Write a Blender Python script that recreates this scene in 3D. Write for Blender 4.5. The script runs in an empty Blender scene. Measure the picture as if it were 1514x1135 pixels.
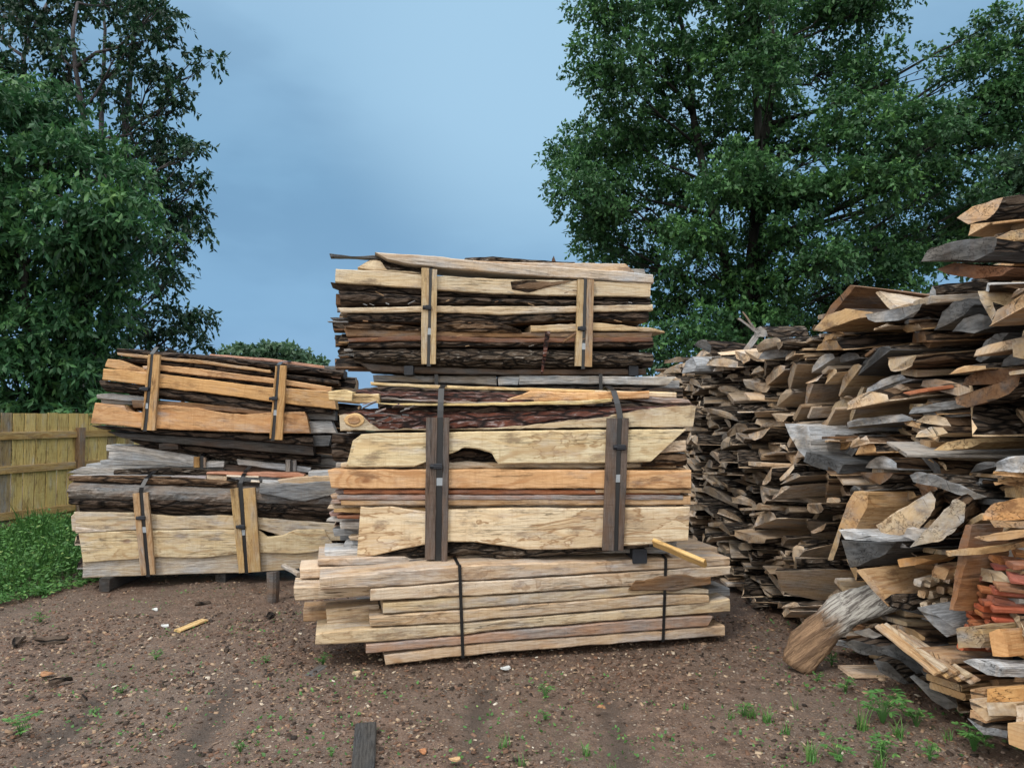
import bpy, math, random
import numpy as np
from mathutils import Vector, Matrix, noise as MN
C = bpy.context.scene.collection
R = math.radians
rng = random.Random(7)
FPX, CX, CY, PITCH, CAMZ = 1081.0, 757.0, 567.5, R(2.41), 1.7
EYE = Vector((0, 0, CAMZ))

# ------------------------------------------------------------ placement helpers
def ray(px, py):
    x, z = (px-CX)/FPX, -(py-CY)/FPX
    c, s = math.cos(PITCH), math.sin(PITCH)
    return Vector((x, c - z*s, s + z*c))
def at(px, py, Y):
    d = ray(px, py); return EYE + d*(Y/d.y)
def on_ground(px, py, z=0.0):
    d = ray(px, py); return EYE + d*((z-CAMZ)/d.z)
def hit(px, py, O, n):
    d = ray(px, py); return EYE + d*((O-EYE).dot(n)/d.dot(n))
def interp(x, pts):
    if x <= pts[0][0]: return pts[0][1]
    for (a, b), (c, d) in zip(pts, pts[1:]):
        if x <= c: return b + (d-b)*(x-a)/max(c-a, 1e-9)
    return pts[-1][1]
def fb(x, y, z, s=0.0):
    return MN.noise(Vector((x+s, y+s*.7, z-s*.3)))

# ------------------------------------------------------------ node helper
class NT:
    def __init__(s, name):
        s.m = bpy.data.materials.new(name); s.m.use_nodes = True
        s.t = s.m.node_tree; s.t.nodes.clear()
    def n(s, typ, **kw):
        nd = s.t.nodes.new(typ)
        for k, v in kw.items(): setattr(nd, k, v)
        return nd
    def put(s, sock, v):
        if v is None: return
        if hasattr(v, 'is_output') or isinstance(v, bpy.types.NodeSocket): s.t.links.new(v, sock)
        else:
            if isinstance(v, (tuple, list)) and len(sock.default_value) == 4 and len(v) == 3: v = (*v, 1)
            sock.default_value = v
    def math(s, op, a, b=None, c=None, clamp=False):
        nd = s.n('ShaderNodeMath', operation=op, use_clamp=clamp)
        s.put(nd.inputs[0], a); s.put(nd.inputs[1], b); s.put(nd.inputs[2], c); return nd.outputs[0]
    def vm(s, op, a, b=None):
        nd = s.n('ShaderNodeVectorMath', operation=op)
        s.put(nd.inputs[0], a); s.put(nd.inputs[1], b); return nd.outputs[0]
    def noise(s, vec, sc=1.0, det=2.0, rough=.5, dist=0.0, color=False):
        nd = s.n('ShaderNodeTexNoise')
        if isinstance(sc, (tuple, list)): vec = s.vm('MULTIPLY', vec, sc); sc = 1.0
        s.put(nd.inputs['Vector'], vec); nd.inputs['Scale'].default_value = sc
        nd.inputs['Detail'].default_value = det; nd.inputs['Roughness'].default_value = rough
        nd.inputs['Distortion'].default_value = dist
        return nd.outputs['Color' if color else 'Fac']
    def voro(s, vec, sc=1.0, feature='F1', out='Distance'):
        nd = s.n('ShaderNodeTexVoronoi', feature=feature)
        if isinstance(sc, (tuple, list)): vec = s.vm('MULTIPLY', vec, sc); sc = 1.0
        s.put(nd.inputs['Vector'], vec); nd.inputs['Scale'].default_value = sc
        return nd.outputs[out]
    def mix(s, f, a, b, blend='MIX'):
        nd = s.n('ShaderNodeMix', data_type='RGBA', blend_type=blend)
        nd.clamp_factor = True
        s.put(nd.inputs[0], f); s.put(nd.inputs[6], a); s.put(nd.inputs[7], b); return nd.outputs[2]
    def ss(s, x, lo, hi, a=0.0, b=1.0):
        nd = s.n('ShaderNodeMapRange', interpolation_type='SMOOTHSTEP')
        s.put(nd.inputs[0], x)
        for i, v in zip((1, 2, 3, 4), (lo, hi, a, b)): s.put(nd.inputs[i], v)
        return nd.outputs[0]
    def ramp(s, f, stops):
        nd = s.n('ShaderNodeValToRGB'); e = nd.color_ramp.elements
        while len(e) < len(stops): e.new(0.5)
        for i, (p, c) in enumerate(stops): e[i].position = p; e[i].color = (*c, 1)
        s.put(nd.inputs[0], f); return nd.outputs[0]
    def comb(s, x, y, z):
        nd = s.n('ShaderNodeCombineXYZ')
        for i, v in enumerate((x, y, z)): s.put(nd.inputs[i], v)
        return nd.outputs[0]
    def sep(s, v):
        nd = s.n('ShaderNodeSeparateXYZ'); s.put(nd.inputs[0], v); return nd.outputs
    def bump(s, h, strength=.5, dist=.01, normal=None):
        nd = s.n('ShaderNodeBump'); nd.inputs['Strength'].default_value = strength
        nd.inputs['Distance'].default_value = dist; s.put(nd.inputs['Height'], h)
        if normal is not None: s.put(nd.inputs['Normal'], normal)
        return nd.outputs[0]
    def out(s, color, rough=.75, normal=None, spec=.3, transl=0.0, metal=0.0):
        p = s.n('ShaderNodeBsdfPrincipled'); s.put(p.inputs['Base Color'], color)
        s.put(p.inputs['Roughness'], rough); s.put(p.inputs['Specular IOR Level'], spec)
        s.put(p.inputs['Metallic'], metal)
        if normal is not None: s.put(p.inputs['Normal'], normal)
        o = s.n('ShaderNodeOutputMaterial'); sh = p.outputs[0]
        if transl:
            tr = s.n('ShaderNodeBsdfTranslucent'); s.put(tr.inputs[0], color)
            mx = s.n('ShaderNodeMixShader'); mx.inputs[0].default_value = transl
            s.t.links.new(sh, mx.inputs[1]); s.t.links.new(tr.outputs[0], mx.inputs[2]); sh = mx.outputs[0]
        s.t.links.new(sh, o.inputs[0]); return s.m
    def local(s):
        P = s.n('ShaderNodeTexCoord').outputs['Object']; oi = s.n('ShaderNodeObjectInfo')
        r = oi.outputs['Random']
        off = s.comb(s.math('MULTIPLY', r, 37.0), s.math('MULTIPLY', r, 91.0), s.math('MULTIPLY', r, 53.0))
        return P, s.vm('ADD', P, off), oi, r

def wood_mat(name, end=False):
    t = NT(name); P, Q, oi, r = t.local()
    vary = t.n('ShaderNodeAttribute', attribute_type='OBJECT', attribute_name='vary').outputs['Fac']
    isl = t.n('ShaderNodeNewGeometry').outputs['Random Per Island']
    sc_ = t.n('ShaderNodeVectorMath', operation='SCALE'); t.put(sc_.inputs[0], t.mix(t.math('MULTIPLY', t.math('FRACT', t.math('MULTIPLY', isl, 13.0)), vary), oi.outputs['Color'], (.60, .50, .38))); t.put(sc_.inputs['Scale'], t.math('ADD', 1.0, t.math('MULTIPLY', vary, t.math('MULTIPLY_ADD', isl, .9, -.55))))
    base = sc_.outputs[0]; grey = t.math('SUBTRACT', 1.0, oi.outputs['Alpha'])
    w = t.math('SUBTRACT', t.noise(Q, (1.1, 3.2, 3.2), 3), .5)
    w2 = t.math('SUBTRACT', t.noise(Q, (1.7, 5, 5), 2), .5)
    qx, qy, qz = t.sep(Q)[:3]
    qa = t.comb(t.math('MULTIPLY', qx, 1.7), t.math('MULTIPLY', qy, .25), t.math('MULTIPLY', qz, 3.4))
    kv = t.n('ShaderNodeTexVoronoi', feature='F1'); t.put(kv.inputs['Vector'], qa); kv.inputs['Scale'].default_value = 1.0
    kpick = t.ss(t.sep(kv.outputs['Color'])[0], .52, .56)
    kd = t.math('ADD', kv.outputs['Distance'], t.math('SUBTRACT', 1.0, kpick))
    knot = t.ss(t.math('ADD', kd, t.math('MULTIPLY', t.noise(Q, (20, 40, 40), 3), .06)), .13, .075)
    x, y, z = t.sep(P)[:3]
    ry = t.math('MULTIPLY_ADD', t.math('FRACT', t.math('MULTIPLY', r, 17.3)), .45, .04)
    rz = t.math('MULTIPLY_ADD', t.math('FRACT', t.math('MULTIPLY', r, 7.7)), .5, -.25)
    py = t.math('ADD', t.math('ADD', y, ry), t.math('MULTIPLY', w, .16 if not end else .05))
    pz = t.math('ADD', t.math('ADD', z, rz), t.math('MULTIPLY', w2, .12 if not end else .04))
    rad = t.math('SQRT', t.math('ADD', t.math('MULTIPLY', py, py), t.math('MULTIPLY', pz, pz)))
    rad = t.math('ADD', rad, t.math('MULTIPLY', t.ss(kd, .45, .05), .06))
    ring = t.math('SINE', t.math('MULTIPLY', rad, 330.0 if end else 250.0))
    ring = t.ss(ring, .1, 1.0)
    ring = t.math('MULTIPLY', ring, t.ss(t.noise(Q, (2, 12, 12), 2), .3, .65))
    fib = t.noise(Q, (5, 5, 5) if end else (8, 120, 120), 6, .72)
    fib2 = t.noise(Q, (30, 30, 30) if end else (30, 200, 200), 4, .75, .5)
    blot = t.noise(Q, (1.6, 6, 6), 4, .6)
    dark = t.mix(1.0, base, (.60, .47, .36), 'MULTIPLY')
    col = t.mix(t.math('MULTIPLY', ring, .8 if not end else .5), base, t.mix(1.0, base, (.60, .43, .30), 'MULTIPLY'))
    col = t.mix(t.ss(fib, .40, .68, 0, .85), col, dark)
    col = t.mix(t.ss(fib2, .50, .76, 0, .5), col, t.mix(1.0, base, (.5, .40, .32), 'MULTIPLY'))
    col = t.mix(t.ss(t.noise(Q, (26, 1.5, 2.2), 3, .6), .55, .72, 0, .45), col, dark)
    ck0 = t.math('ABSOLUTE', t.math('SUBTRACT', t.noise(Q, (1.3, 34, 34), 4, .55, .3), .5))
    chk = t.math('MULTIPLY', t.ss(ck0, .014, .003), t.ss(t.noise(Q, (1.4, 6, 6), 2), .50, .60))
    col = t.mix(t.math('MULTIPLY', chk, .75), col, t.mix(1.0, base, (.16, .12, .10), 'MULTIPLY'))
    col = t.mix(t.ss(blot, .3, .72, 0, .55), col, t.mix(1.0, base, (1.12, .98, .80), 'MULTIPLY'))
    # water stains with darker rims
    st = t.noise(Q, (1.5, 5.5, 5.5), 4, .6, .5)
    reg = t.ss(st, .56, .575)
    rim = t.math('MULTIPLY', reg, t.ss(st, .60, .575))
    sa = t.n('ShaderNodeAttribute', attribute_type='OBJECT', attribute_name='stain').outputs['Fac']
    on = t.math('MAXIMUM', t.math('MULTIPLY', t.ss(t.math('FRACT', t.math('MULTIPLY', r, 29.0)), .25, .5), .6), sa)
    col = t.mix(t.math('MULTIPLY', t.math('MULTIPLY', reg, .42), on), col, dark)
    col = t.mix(t.math('MULTIPLY', t.math('MULTIPLY', rim, .85), on), col, t.mix(1.0, base, (.42, .28, .18), 'MULTIPLY'))
    # dirt and dark mould patches
    dn = t.noise(Q, (3.2, 9, 9), 5, .7)
    col = t.mix(t.ss(dn, .53, .70, 0, .8), col, t.mix(1.0, base, (.30, .24, .22), 'MULTIPLY'))
    col = t.mix(t.math('MULTIPLY', knot, .8), col, t.mix(1.0, base, (.32, .17, .09), 'MULTIPLY'))
    # grey weathering
    gn = t.noise(Q, (2.2, 8, 8), 4, .65)
    gf = t.ss(t.math('ADD', t.math('MULTIPLY', grey, 1.25), t.math('SUBTRACT', gn, .62)), -.12, .35)
    bw = t.n('ShaderNodeRGBToBW'); t.put(bw.inputs[0], base); lum = bw.outputs[0]
    gt = t.mix(t.ss(blot, .35, .65), (1.05, .98, .90), (.90, .96, 1.04))
    gcol = t.vm('SCALE', gt); gcol.node.inputs['Scale'].default_value = 1; t.put(gcol.node.inputs['Scale'], t.math('MULTIPLY', lum, t.ss(fib, .33, .68, 1.25, .42)))
    if end:
        g2 = t.vm('SCALE', gt); t.put(g2.node.inputs['Scale'], t.math('MULTIPLY', lum, t.math('MULTIPLY', t.ss(t.noise(Q, (14, 9, 34), 5, .7), .34, .68, 1.12, .50), t.ss(t.noise(Q, 4, 3, .6), .4, .6, 1.05, .6)))); gcol = g2
        ang = t.math('ARCTAN2', py, pz)
        cr = t.noise(t.comb(t.math('MULTIPLY', ang, 9.0), t.math('MULTIPLY', rad, 3.0), r), 1.0, 3)
        ck = t.ss(cr, .66, .70)
    col = t.mix(gf, col, gcol)
    if end: col = t.mix(t.math('MULTIPLY', ck, .8), col, (.02, .016, .012))
    saw = t.noise(Q, (70, 5, 5), 2, .5)
    h = t.math('ADD', t.math('MULTIPLY', fib, 1.0), t.math('MULTIPLY', saw, .5 if not end else .2))
    h = t.math('ADD', h, t.math('MULTIPLY', fib2, .5)); h = t.math('SUBTRACT', h, t.math('MULTIPLY', chk, 1.5))
    col = t.mix(t.ss(saw, .52, .7, 0, .16), col, dark)
    return t.out(col, t.ss(fib, .3, .7, .55, .8), t.bump(h, .8 if not end else 1.0, .006), .3)

def bark_mat(name, c0, c1, c2, c3, plates=(4.5, 20, 20), fleck_lo=.62):
    t = NT(name); P, Q, oi, r = t.local()
    wv = t.noise(Q, 6.0, 2, .5, 0, True)
    Qw = t.vm('ADD', Q, t.vm('MULTIPLY', t.vm('SUBTRACT', wv, (.5, .5, .5)), (.12, .05, .05)))
    ed = t.voro(Qw, plates, 'DISTANCE_TO_EDGE')
    n1 = t.noise(Qw, (7, 40, 40), 5, .7); n2 = t.noise(Q, (1.6, 5, 5), 3, .6)
    n3 = t.noise(Q, (14, 60, 60), 4, .7)
    f = t.ss(ed, .0, .16)
    col = t.mix(t.ss(n1, .3, .7), c1, c2)
    col = t.mix(f, c0, col)
    col = t.mix(t.math('MULTIPLY', t.ss(n3, fleck_lo-.06, fleck_lo+.12), f), col, c3)  # grey-white flecks, the bark plates' own colour
    col = t.mix(t.ss(n2, .40, .72, 0, .6), col, t.mix(1.0, col, (.45, .4, .38), 'MULTIPLY'))
    h = t.math('ADD', t.math('MULTIPLY', f, 1.3), t.math('ADD', n1, t.math('MULTIPLY', n3, .6)))
    return t.out(col, .85, t.bump(h, 1.0, .018), .2)

M = {}
M['wood'] = wood_mat('sawn_wood'); M['end'] = wood_mat('end_grain', True)
M['bark'] = bark_mat('oak_bark', (.010, .008, .007), (.05, .036, .026), (.13, .10, .075), (.40, .37, .33), (4.5, 24, 24), .60)
M['dark'] = bark_mat('dark_bark', (.008, .007, .007), (.045, .032, .025), (.12, .088, .066), (.30, .26, .22), (3, 16, 16), .66)
M['red'] = bark_mat('red_bark', (.012, .008, .008), (.15, .045, .025), (.06, .035, .03), (.33, .27, .26), (3, 14, 14), .57)
M['brown'] = bark_mat('brown_bark', (.02, .013, .009), (.10, .06, .035), (.20, .13, .08), (.42, .34, .26), (2.2, 14, 14), .63)
def simple(name, col, rough=.6, metal=0.0, nscale=60, amt=.3, spec=.4, bs=.2):
    t = NT(name); P, Q, oi, r = t.local()
    n = t.noise(Q, nscale, 4, .6); n2 = t.noise(Q, nscale/8, 3, .6)
    c = t.mix(t.ss(n, .3, .7, 0, amt), col, tuple(v*.5 for v in col))
    c = t.mix(t.ss(n2, .4, .7, 0, amt), c, tuple(min(1, v*1.5+.01) for v in col))
    return t.out(c, rough, t.bump(n, bs, .002), spec, 0, metal)
M['strap'] = simple('dark_steel_strap', (.007, .008, .010), .34, 0, 40, .3, .6)
M['wood2'] = M['wood']
M['cord'] = simple('black_poly_strap', (.006, .006, .007), .5)
M['seal'] = simple('galvanised_seal', (.34, .38, .42), .45, .4)
M['rubber'] = simple('black_block', (.012, .015, .022), .6)
M['white'] = simple('white_scrap', (.50, .52, .52), .6)

# ------------------------------------------------------------ object helpers
def new_obj(name, verts, faces, mats, midx=None, smooth=False, mtx=None, parent=None, color=None):
    me = bpy.data.meshes.new(name); me.from_pydata(verts, [], faces); me.update()
    for m in (mats if isinstance(mats, (list, tuple)) else [mats]): me.materials.append(m)
    if midx is not None: me.polygons.foreach_set('material_index', midx)
    if smooth: me.polygons.foreach_set('use_smooth', [True]*len(me.polygons))
    o = bpy.data.objects.new(name, me); C.objects.link(o)
    if color: o.color = color
    if mtx is not None: o.matrix_world = mtx
    if parent is not None:
        o.parent = parent
        if mtx is not None: o.matrix_basis = Matrix.Translation(-parent.location) @ mtx
    return o
def tag(o, label=None, cat=None, group=None, kind=None):
    for k, v in (('label', label), ('category', cat), ('group', group), ('kind', kind)):
        if v: o[k] = v
    return o
def empty(name, loc, label, cat, group=None):
    o = bpy.data.objects.new(name, None); C.objects.link(o); o.location = loc
    o.empty_display_size = .2
    return tag(o, label, cat, group)
def frame(U, N, V, O):
    return Matrix(((U.x, N.x, V.x, O.x), (U.y, N.y, V.y, O.y), (U.z, N.z, V.z, O.z), (0, 0, 0, 1)))

def loft(rings, strip_mats, cap_mat=1):
    """rings: list of K-point rings along the length -> verts, faces, material indices"""
    K = len(rings[0]); verts = [p for r_ in rings for p in r_]; faces = []; mi = []
    for i in range(len(rings)-1):
        for k in range(K):
            k2 = (k+1) % K; sm = strip_mats[k]
            if callable(sm): sm = sm(i/(len(rings)-1))
            faces.append((i*K+k, i*K+k2, (i+1)*K+k2, (i+1)*K+k)); mi.append(sm)
    faces.append(tuple(range(K-1, -1, -1))); mi.append(cap_mat)
    faces.append(tuple(range((len(rings)-1)*K, len(rings)*K))); mi.append(cap_mat)
    return verts, faces, mi

def tube(path, radii, n=8, seed=0.0, rough=.0):
    V, F = [], []
    for i, p in enumerate(path):
        a = path[max(i-1, 0)]; b = path[min(i+1, len(path)-1)]
        d = (b-a).normalized(); u = d.orthogonal().normalized() if i == 0 else (u0 - d*u0.dot(d)).normalized()
        u0 = u; v = d.cross(u)
        for k in range(n):
            t = 2*math.pi*k/n
            rr = radii[i]*(1+rough*fb(math.cos(t)*2, math.sin(t)*2, i*.6, seed))
            V.append(p + (u*math.cos(t)+v*math.sin(t))*rr)
    for i in range(len(path)-1):
        for k in range(n):
            F.append((i*n+k, i*n+(k+1) % n, (i+1)*n+(k+1) % n, (i+1)*n+k))
    F.append(tuple(range(n-1, -1, -1))); F.append(tuple(range((len(path)-1)*n, len(path)*n)))
    return V, F

def slab_mesh(L, w, t, seed, seg=14, na=7, taper=.0, edge=.02, skew=0.0, rough=.008, wane=.8, tip=0.0, bow=0.0):
    """log slab: flat sawn face at z=0, round bark side above; x from 0 to L"""
    rings = []
    for i in range(seg+1):
        x = L*i/seg; f = i/seg
        ww = w*(1-taper*f)*(1+.16*fb(x*2.2, 0, 3, seed)); tt = t*(1-taper*f)*(1+.22*fb(x*1.7, 5, 0, seed))
        if tip and f < .25: ww *= (1-tip*(1-f/.25))
        off = .05*w*fb(x*1.5, 9, 9, seed); zb = bow*(f*f-f)*4*L*.05
        ring = []
        ring.append((ww*.5+off, 0)); 
        ring.append((ww*.48+off, t*.12*wane))
        for k in range(1, na):
            a = math.pi*k/na
            ring.append((ww*.5*math.cos(a)**1 * .98+off, tt*(math.sin(a)**.8)+0.0))
        ring.append((-ww*.48+off, t*.12*wane)); ring.append((-ww*.5+off, 0))
        out = []
        for k, (y, z) in enumerate(ring):
            nb = rough*fb(x*9, y*25, z*25, seed)*(2.2 if 1 < k < len(ring)-2 else 1.0)
            dx = 0
            if i == 0: dx = skew*y + .03*fb(y*14, z*22, 0, seed)+.014*fb(y*50, z*60, 0, seed)
            if i == seg: dx = -skew*y + .03*fb(y*20, z*20, 4, seed)
            out.append((x+dx, y*(1+nb/max(w, .01)), max(z, 0)+nb*(1 if z > 0 else .4)+zb))
        rings.append(out)
    K = len(rings[0]); sm = [0]+[2]*(K-3)+[0]+[0]
    return loft(rings, sm, 1)

def board_mesh(L, z0, z1, d, seed, seg=10, jit=.004):
    rings = []
    for i in range(seg+1):
        x = L*i/seg; b = .006
        j = lambda k: jit*fb(x*6, k*3.1, 0, seed)
        e = .006*fb(1, 1, i, seed) if i in (0, seg) else 0
        rings.append([(x+e, b+j(0), z0+j(1)), (x, j(2), z0+b+j(1)), (x, j(2), z1-b+j(3)), (x+e, b, z1+j(3)), (x, d-b, z1+j(4)), (x, d+j(5), z1-b), (x-e, d+j(5), z0+b), (x, d-b, z0+j(6))])
    return loft(rings, [0]*8, 1)

WOODS = {  # linear base colours; alpha = 1 - weathering
 'poplar': (.68, .59, .43, 1), 'poplar2': (.66, .57, .42, .95), 'cream': (.66, .57, .44, .95), 'pale': (.60, .48, .33, .92),
 'oak': (.56, .34, .155, 1), 'orange': (.60, .39, .21, 1), 'tan': (.48, .335, .19, .93), 'brown': (.22, .13, .07, .9),
 'red': (.30, .12, .06, .95), 'pink': (.46, .29, .20, .85), 'grey': (.36, .31, .25, .5), 'lgrey': (.56, .50, .41, .66), 'dgrey': (.13, .11, .095, .4),
 'umber': (.12, .075, .05, .8), 'yellow': (.68, .56, .32, 1), 'beige': (.56, .455, .32, .9), 'rose': (.42, .25, .22, .8)}
def col(c, v=.10):
    b = WOODS[c]; k = 1+rng.uniform(-v, v)
    return (b[0]*k, b[1]*k*(1+rng.uniform(-.03, .03)), b[2]*k*(1+rng.uniform(-.06, .06)), b[3])

class Bundle:
    def __init__(s, name, label, L, Rr, depth, cat='lumber bundle', group=None, z=0.0):
        a, b = at(L[0], 613, L[1]), at(Rr[0], 613, Rr[1]); a.z = b.z = 0
        s.O = a; s.U = (b-a).normalized(); s.N = Vector((-s.U.y, s.U.x, 0)); s.len = (b-a).length; s.D = depth
        base = a + s.U*s.len*.5 + s.N*depth*.5; base.z = z
        s.root = empty(name, base, label, cat, group); s.sd = len(name)*3.7+L[0]
    def p(s, px, py, w=0.0):
        return hit(px, py, s.O + s.N*w, s.N)
    def uvw(s, P): 
        d = P-s.O; return d.dot(s.U), P.z, d.dot(s.N)
    def world(s, u, z, w):
        q = s.O + s.U*u + s.N*w; return Vector((q.x, q.y, z))
    def board(s, top, bot, w=0.0, d=.3, c='tan', m='wood', kind='box', line=None, name='board', label=None, jit=.004, bulge=.5, seg=None, lm='bark', c4=None):
        s.sd += 1.37; seed = s.sd
        T = [s.uvw(s.p(x, y, w)) for x, y in top]; B = [s.uvw(s.p(x, y, w)) for x, y in bot]
        Ln = [s.uvw(s.p(x, y, w)) for x, y in line] if line else None
        u0 = min(T[0][0], B[0][0]); u1 = max(T[-1][0], B[-1][0])
        zl = (T[0][1]+B[0][1])/2; zr = (T[-1][1]+B[-1][1])/2
        sl = math.atan2(zr-zl, u1-u0) if (u1-u0) > .5 else 0
        U = (s.U*math.cos(sl)+Vector((0, 0, math.sin(sl)))); V = U.cross(s.N)*1; V = Vector((-s.U.x*math.sin(sl), -s.U.y*math.sin(sl), math.cos(sl)))
        w_ = w + (.014*fb(seed*1.7, 3, 1) if d > .1 else 0); Og = s.world(u0, zl, w_)
        cs, sn = math.cos(sl), math.sin(sl)
        loc = lambda q: ((q[0]-u0)*cs+(q[1]-zl)*sn, -(q[0]-u0)*sn+(q[1]-zl)*cs)
        T = [loc(q) for q in T]; B = [loc(q) for q in B]
        if Ln: Ln = [loc(q) for q in Ln]
        x0 = 0; x1 = max(T[-1][0], B[-1][0]); L = x1-x0
        seg = seg or max(6, int(L/.035)); rings = []
        sc = .5 if seg < 20 else 1
        for i in range(seg+1):
            f = i/seg
            xt = T[0][0]+(T[-1][0]-T[0][0])*f; xb = B[0][0]+(B[-1][0]-B[0][0])*f
            zt = interp(xt, T)+jit*1.3*fb(xt*7, 0, 1, seed)+jit*.6*fb(xt*31, 0, 1, seed)
            zb = interp(xb, B)+jit*1.3*fb(xb*7, 3, 1, seed)+jit*.6*fb(xb*31, 3, 1, seed)
            if zt-zb > .06: zt -= .0035; zb += .0035
            if zt-zb < .006: m_ = (zt+zb)/2; zt, zb = m_+.003, m_-.003
            h = zt-zb; g = jit*1.5*fb(xt*3, 7, 7, seed)
            X = lambda q: xb+(xt-xb)*q
            if kind == 'box':
                b = min(.008, h*.22)
                pr = [(b, 0), (0, b/h), (g*.5, .5), (0, 1-b/h), (b, 1), (d-b, 1), (d, 1-b/h), (d, b/h), (d-b, 0)]
                sm = [0]*9
            elif kind == 'line':       # sawn face below the line, bark curving back above it
                l = min(max((interp(xt, Ln)-zb)/h, .04), .96); pr = [(.004, 0), (0, .03), (0, l*.98), (.012, l+.01)]
                nb = 6
                for k in range(1, nb+1):
                    a = math.pi/2*k/nb
                    pr.append((.012+d*.5*(1-math.cos(a)), l+(1-l)*math.sin(a)))
                pr += [(d*.8, .8), (d, .4), (d, 0)]
                sm = [0, 0, 2]+[2]*(nb+1)+[2, 0, 0]
            else:                      # round bark side towards the viewer
                nb = 9; pr = []
                for k in range(nb+1):
                    q = k/nb; yy = bulge*h*(1-math.sqrt(max(0, 1-(2*q-1)**2)))
                    pr.append((min(yy, d*.8), q))
                pr += [(d, 1), (d, 0)]; sm = [2]*nb+[0, 0, 0]
            ring = []
            for k, (y, q) in enumerate(pr):
                x, z = X(q), zb+h*q
                if kind != 'box' and sm[k] == 2 or (kind == 'line' and k > 3 and k < len(pr)-2):
                    a = .016*fb(x*9, z*38, y*38, seed)+.009*fb(x*28, z*80, y*80, seed)
                    y = y-a*1.2 if kind == 'bark' else y - a*.5
                    if 0 < k < len(pr)-2: z += a*.6 if kind == 'line' else a*.2
                if i in (0, seg): x += .006*fb(z*25, y*25, i, seed)
                ring.append((x, y, z))
            rings.append(ring)
        v, f, mi = loft(rings, sm, 1)
        o = new_obj(name, v, f, [M['wood'] if m in ('wood',) or kind == 'line' or kind == 'bark' else M[m], M['end'], M[lm if kind == 'line' else (m if m != 'wood' else 'bark')]], mi, False,
                    frame(U, s.N, V, Og), s.root, c4 or col(c))
        if label: o['label'] = label
        return o
    def batten(s, t, b, w=-.045, d=.04, c='tan', name='batten', label=None):
        """t=(x0,x1,y) top, b=(x0,x1,y) bottom: an upright strip"""
        P0 = s.p((t[0]+t[1])/2, t[2], w); P1 = s.p((b[0]+b[1])/2, b[2], w)
        A = (P0-P1); L = A.length; X = A.normalized(); wd = (s.p(t[1], t[2], w)-s.p(t[0], t[2], w)).length
        wb = (s.p(b[1], b[2], w)-s.p(b[0], b[2], w)).length
        Z = -(s.U-X*s.U.dot(X)).normalized(); Y = Z.cross(X)
        rings = []; seg = 24; s.sd += 1.1
        for i in range(seg+1):
            f = i/seg; h = (wb+(wd-wb)*f)/2; j = lambda k: .003*fb(f*9, k*3, 0, s.sd)
            rings.append([(L*f, .003, -h+j(0)), (L*f, 0, -h+.004+j(0)), (L*f, 0, h-.004+j(1)), (L*f, .004, h+j(1)), (L*f, d, h+j(1)), (L*f, d, -h+j(0))])
        v, f_, mi = loft(rings, [0]*6, 1)
        o = new_obj(name, v, f_, [M['wood'], M['end']], mi, False, frame(X, Y, Z, P1), s.root, col(c, .05) if isinstance(c, str) else c)
        if label: o['label'] = label
        return o
    def strap(s, pt, pb, crown, width=.032, mat='strap', back=None, bottom=None, seal=None, ratchet=None, w=-.03):
        """front run from pt (px) down to pb (px); crown = [(w, z)...] over the top, closed behind"""
        a = s.uvw(s.p(*pt, w)); b = s.uvw(s.p(*pb, w)); D = s.D if back is None else back
        path = [(b[0], b[1], w), (a[0], a[1], w)] + [(a[0]+du, z, ww) for (ww, z, du) in crown]
        lastu = path[-1][0]; path += [(lastu, path[-1][1]-.04, D+.02), (lastu, b[1]+.0, D+.02)]
        pts = [s.world(*q) for q in path]; n = len(pts); V = []; F = []
        org = pts[0].copy()
        for i, p_ in enumerate(pts):
            t_ = (pts[(i+1) % n]-pts[i-1]); nrm = t_.cross(s.U).normalized()*.0022
            for sg, nn in ((-1, -1), (1, -1), (1, 1), (-1, 1)):
                V.append(p_ + s.U*sg*width/2 + nrm*nn - org)
        for i in range(n):
            j = (i+1) % n
            for k in range(4): F.append((i*4+k, i*4+(k+1) % 4, j*4+(k+1) % 4, j*4+k))
        st = new_obj('strap', V, F, M[mat], None, False, Matrix.Translation(org), s.root)
        yw = w-.004
        if seal:
            q = s.p(*seal, yw); box_part('seal', q, s.U, s.N, (width*1.15, .006, .055), M['seal'], st, s)
        if ratchet:
            q = s.p(*ratchet, yw)
            box_part('buckle', q, s.U, s.N, (width*1.5, .03, .04), M['rubber'], st, s, extra=True)
        return st
    def fill(s, u0, u1, z0, z1, w0, w1, rows, cs=('tan', 'brown', 'grey'), jl=.12, jr=.12, barks=('dark', 'bark', 'brown'), pslab=.6):
        z = z0; k = 0
        for r_ in range(rows):
            h = (z1-z0)/rows; ww = w0
            while ww < w1-.05:
                wd = min(rng.uniform(.18, .34), w1-ww); s.sd += 1; a = u0-rng.uniform(-jl*.4, jl); b = u1+rng.uniform(-jr*.6, jr)
                cc = col(rng.choice(cs), .15)
                if rng.random() < pslab:
                    v, f, mi = slab_mesh(b-a, wd, h*rng.uniform(.85, 1.05), s.sd, 16)
                    v = [(x, y+wd/2, zz) for x, y, zz in v]
                    mats = [M['wood'], M['end'], M[rng.choice(barks)]]
                else:
                    v, f, mi = board_mesh(b-a, 0, h*.9, wd*.95, s.sd); mats = [M['wood'], M['end']]
                new_obj('board', v, f, mats, mi, False, frame(s.U, s.N, Vector((0, 0, 1)), s.world(a, z, ww)), s.root, cc)
                ww += wd
            z += h

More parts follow.
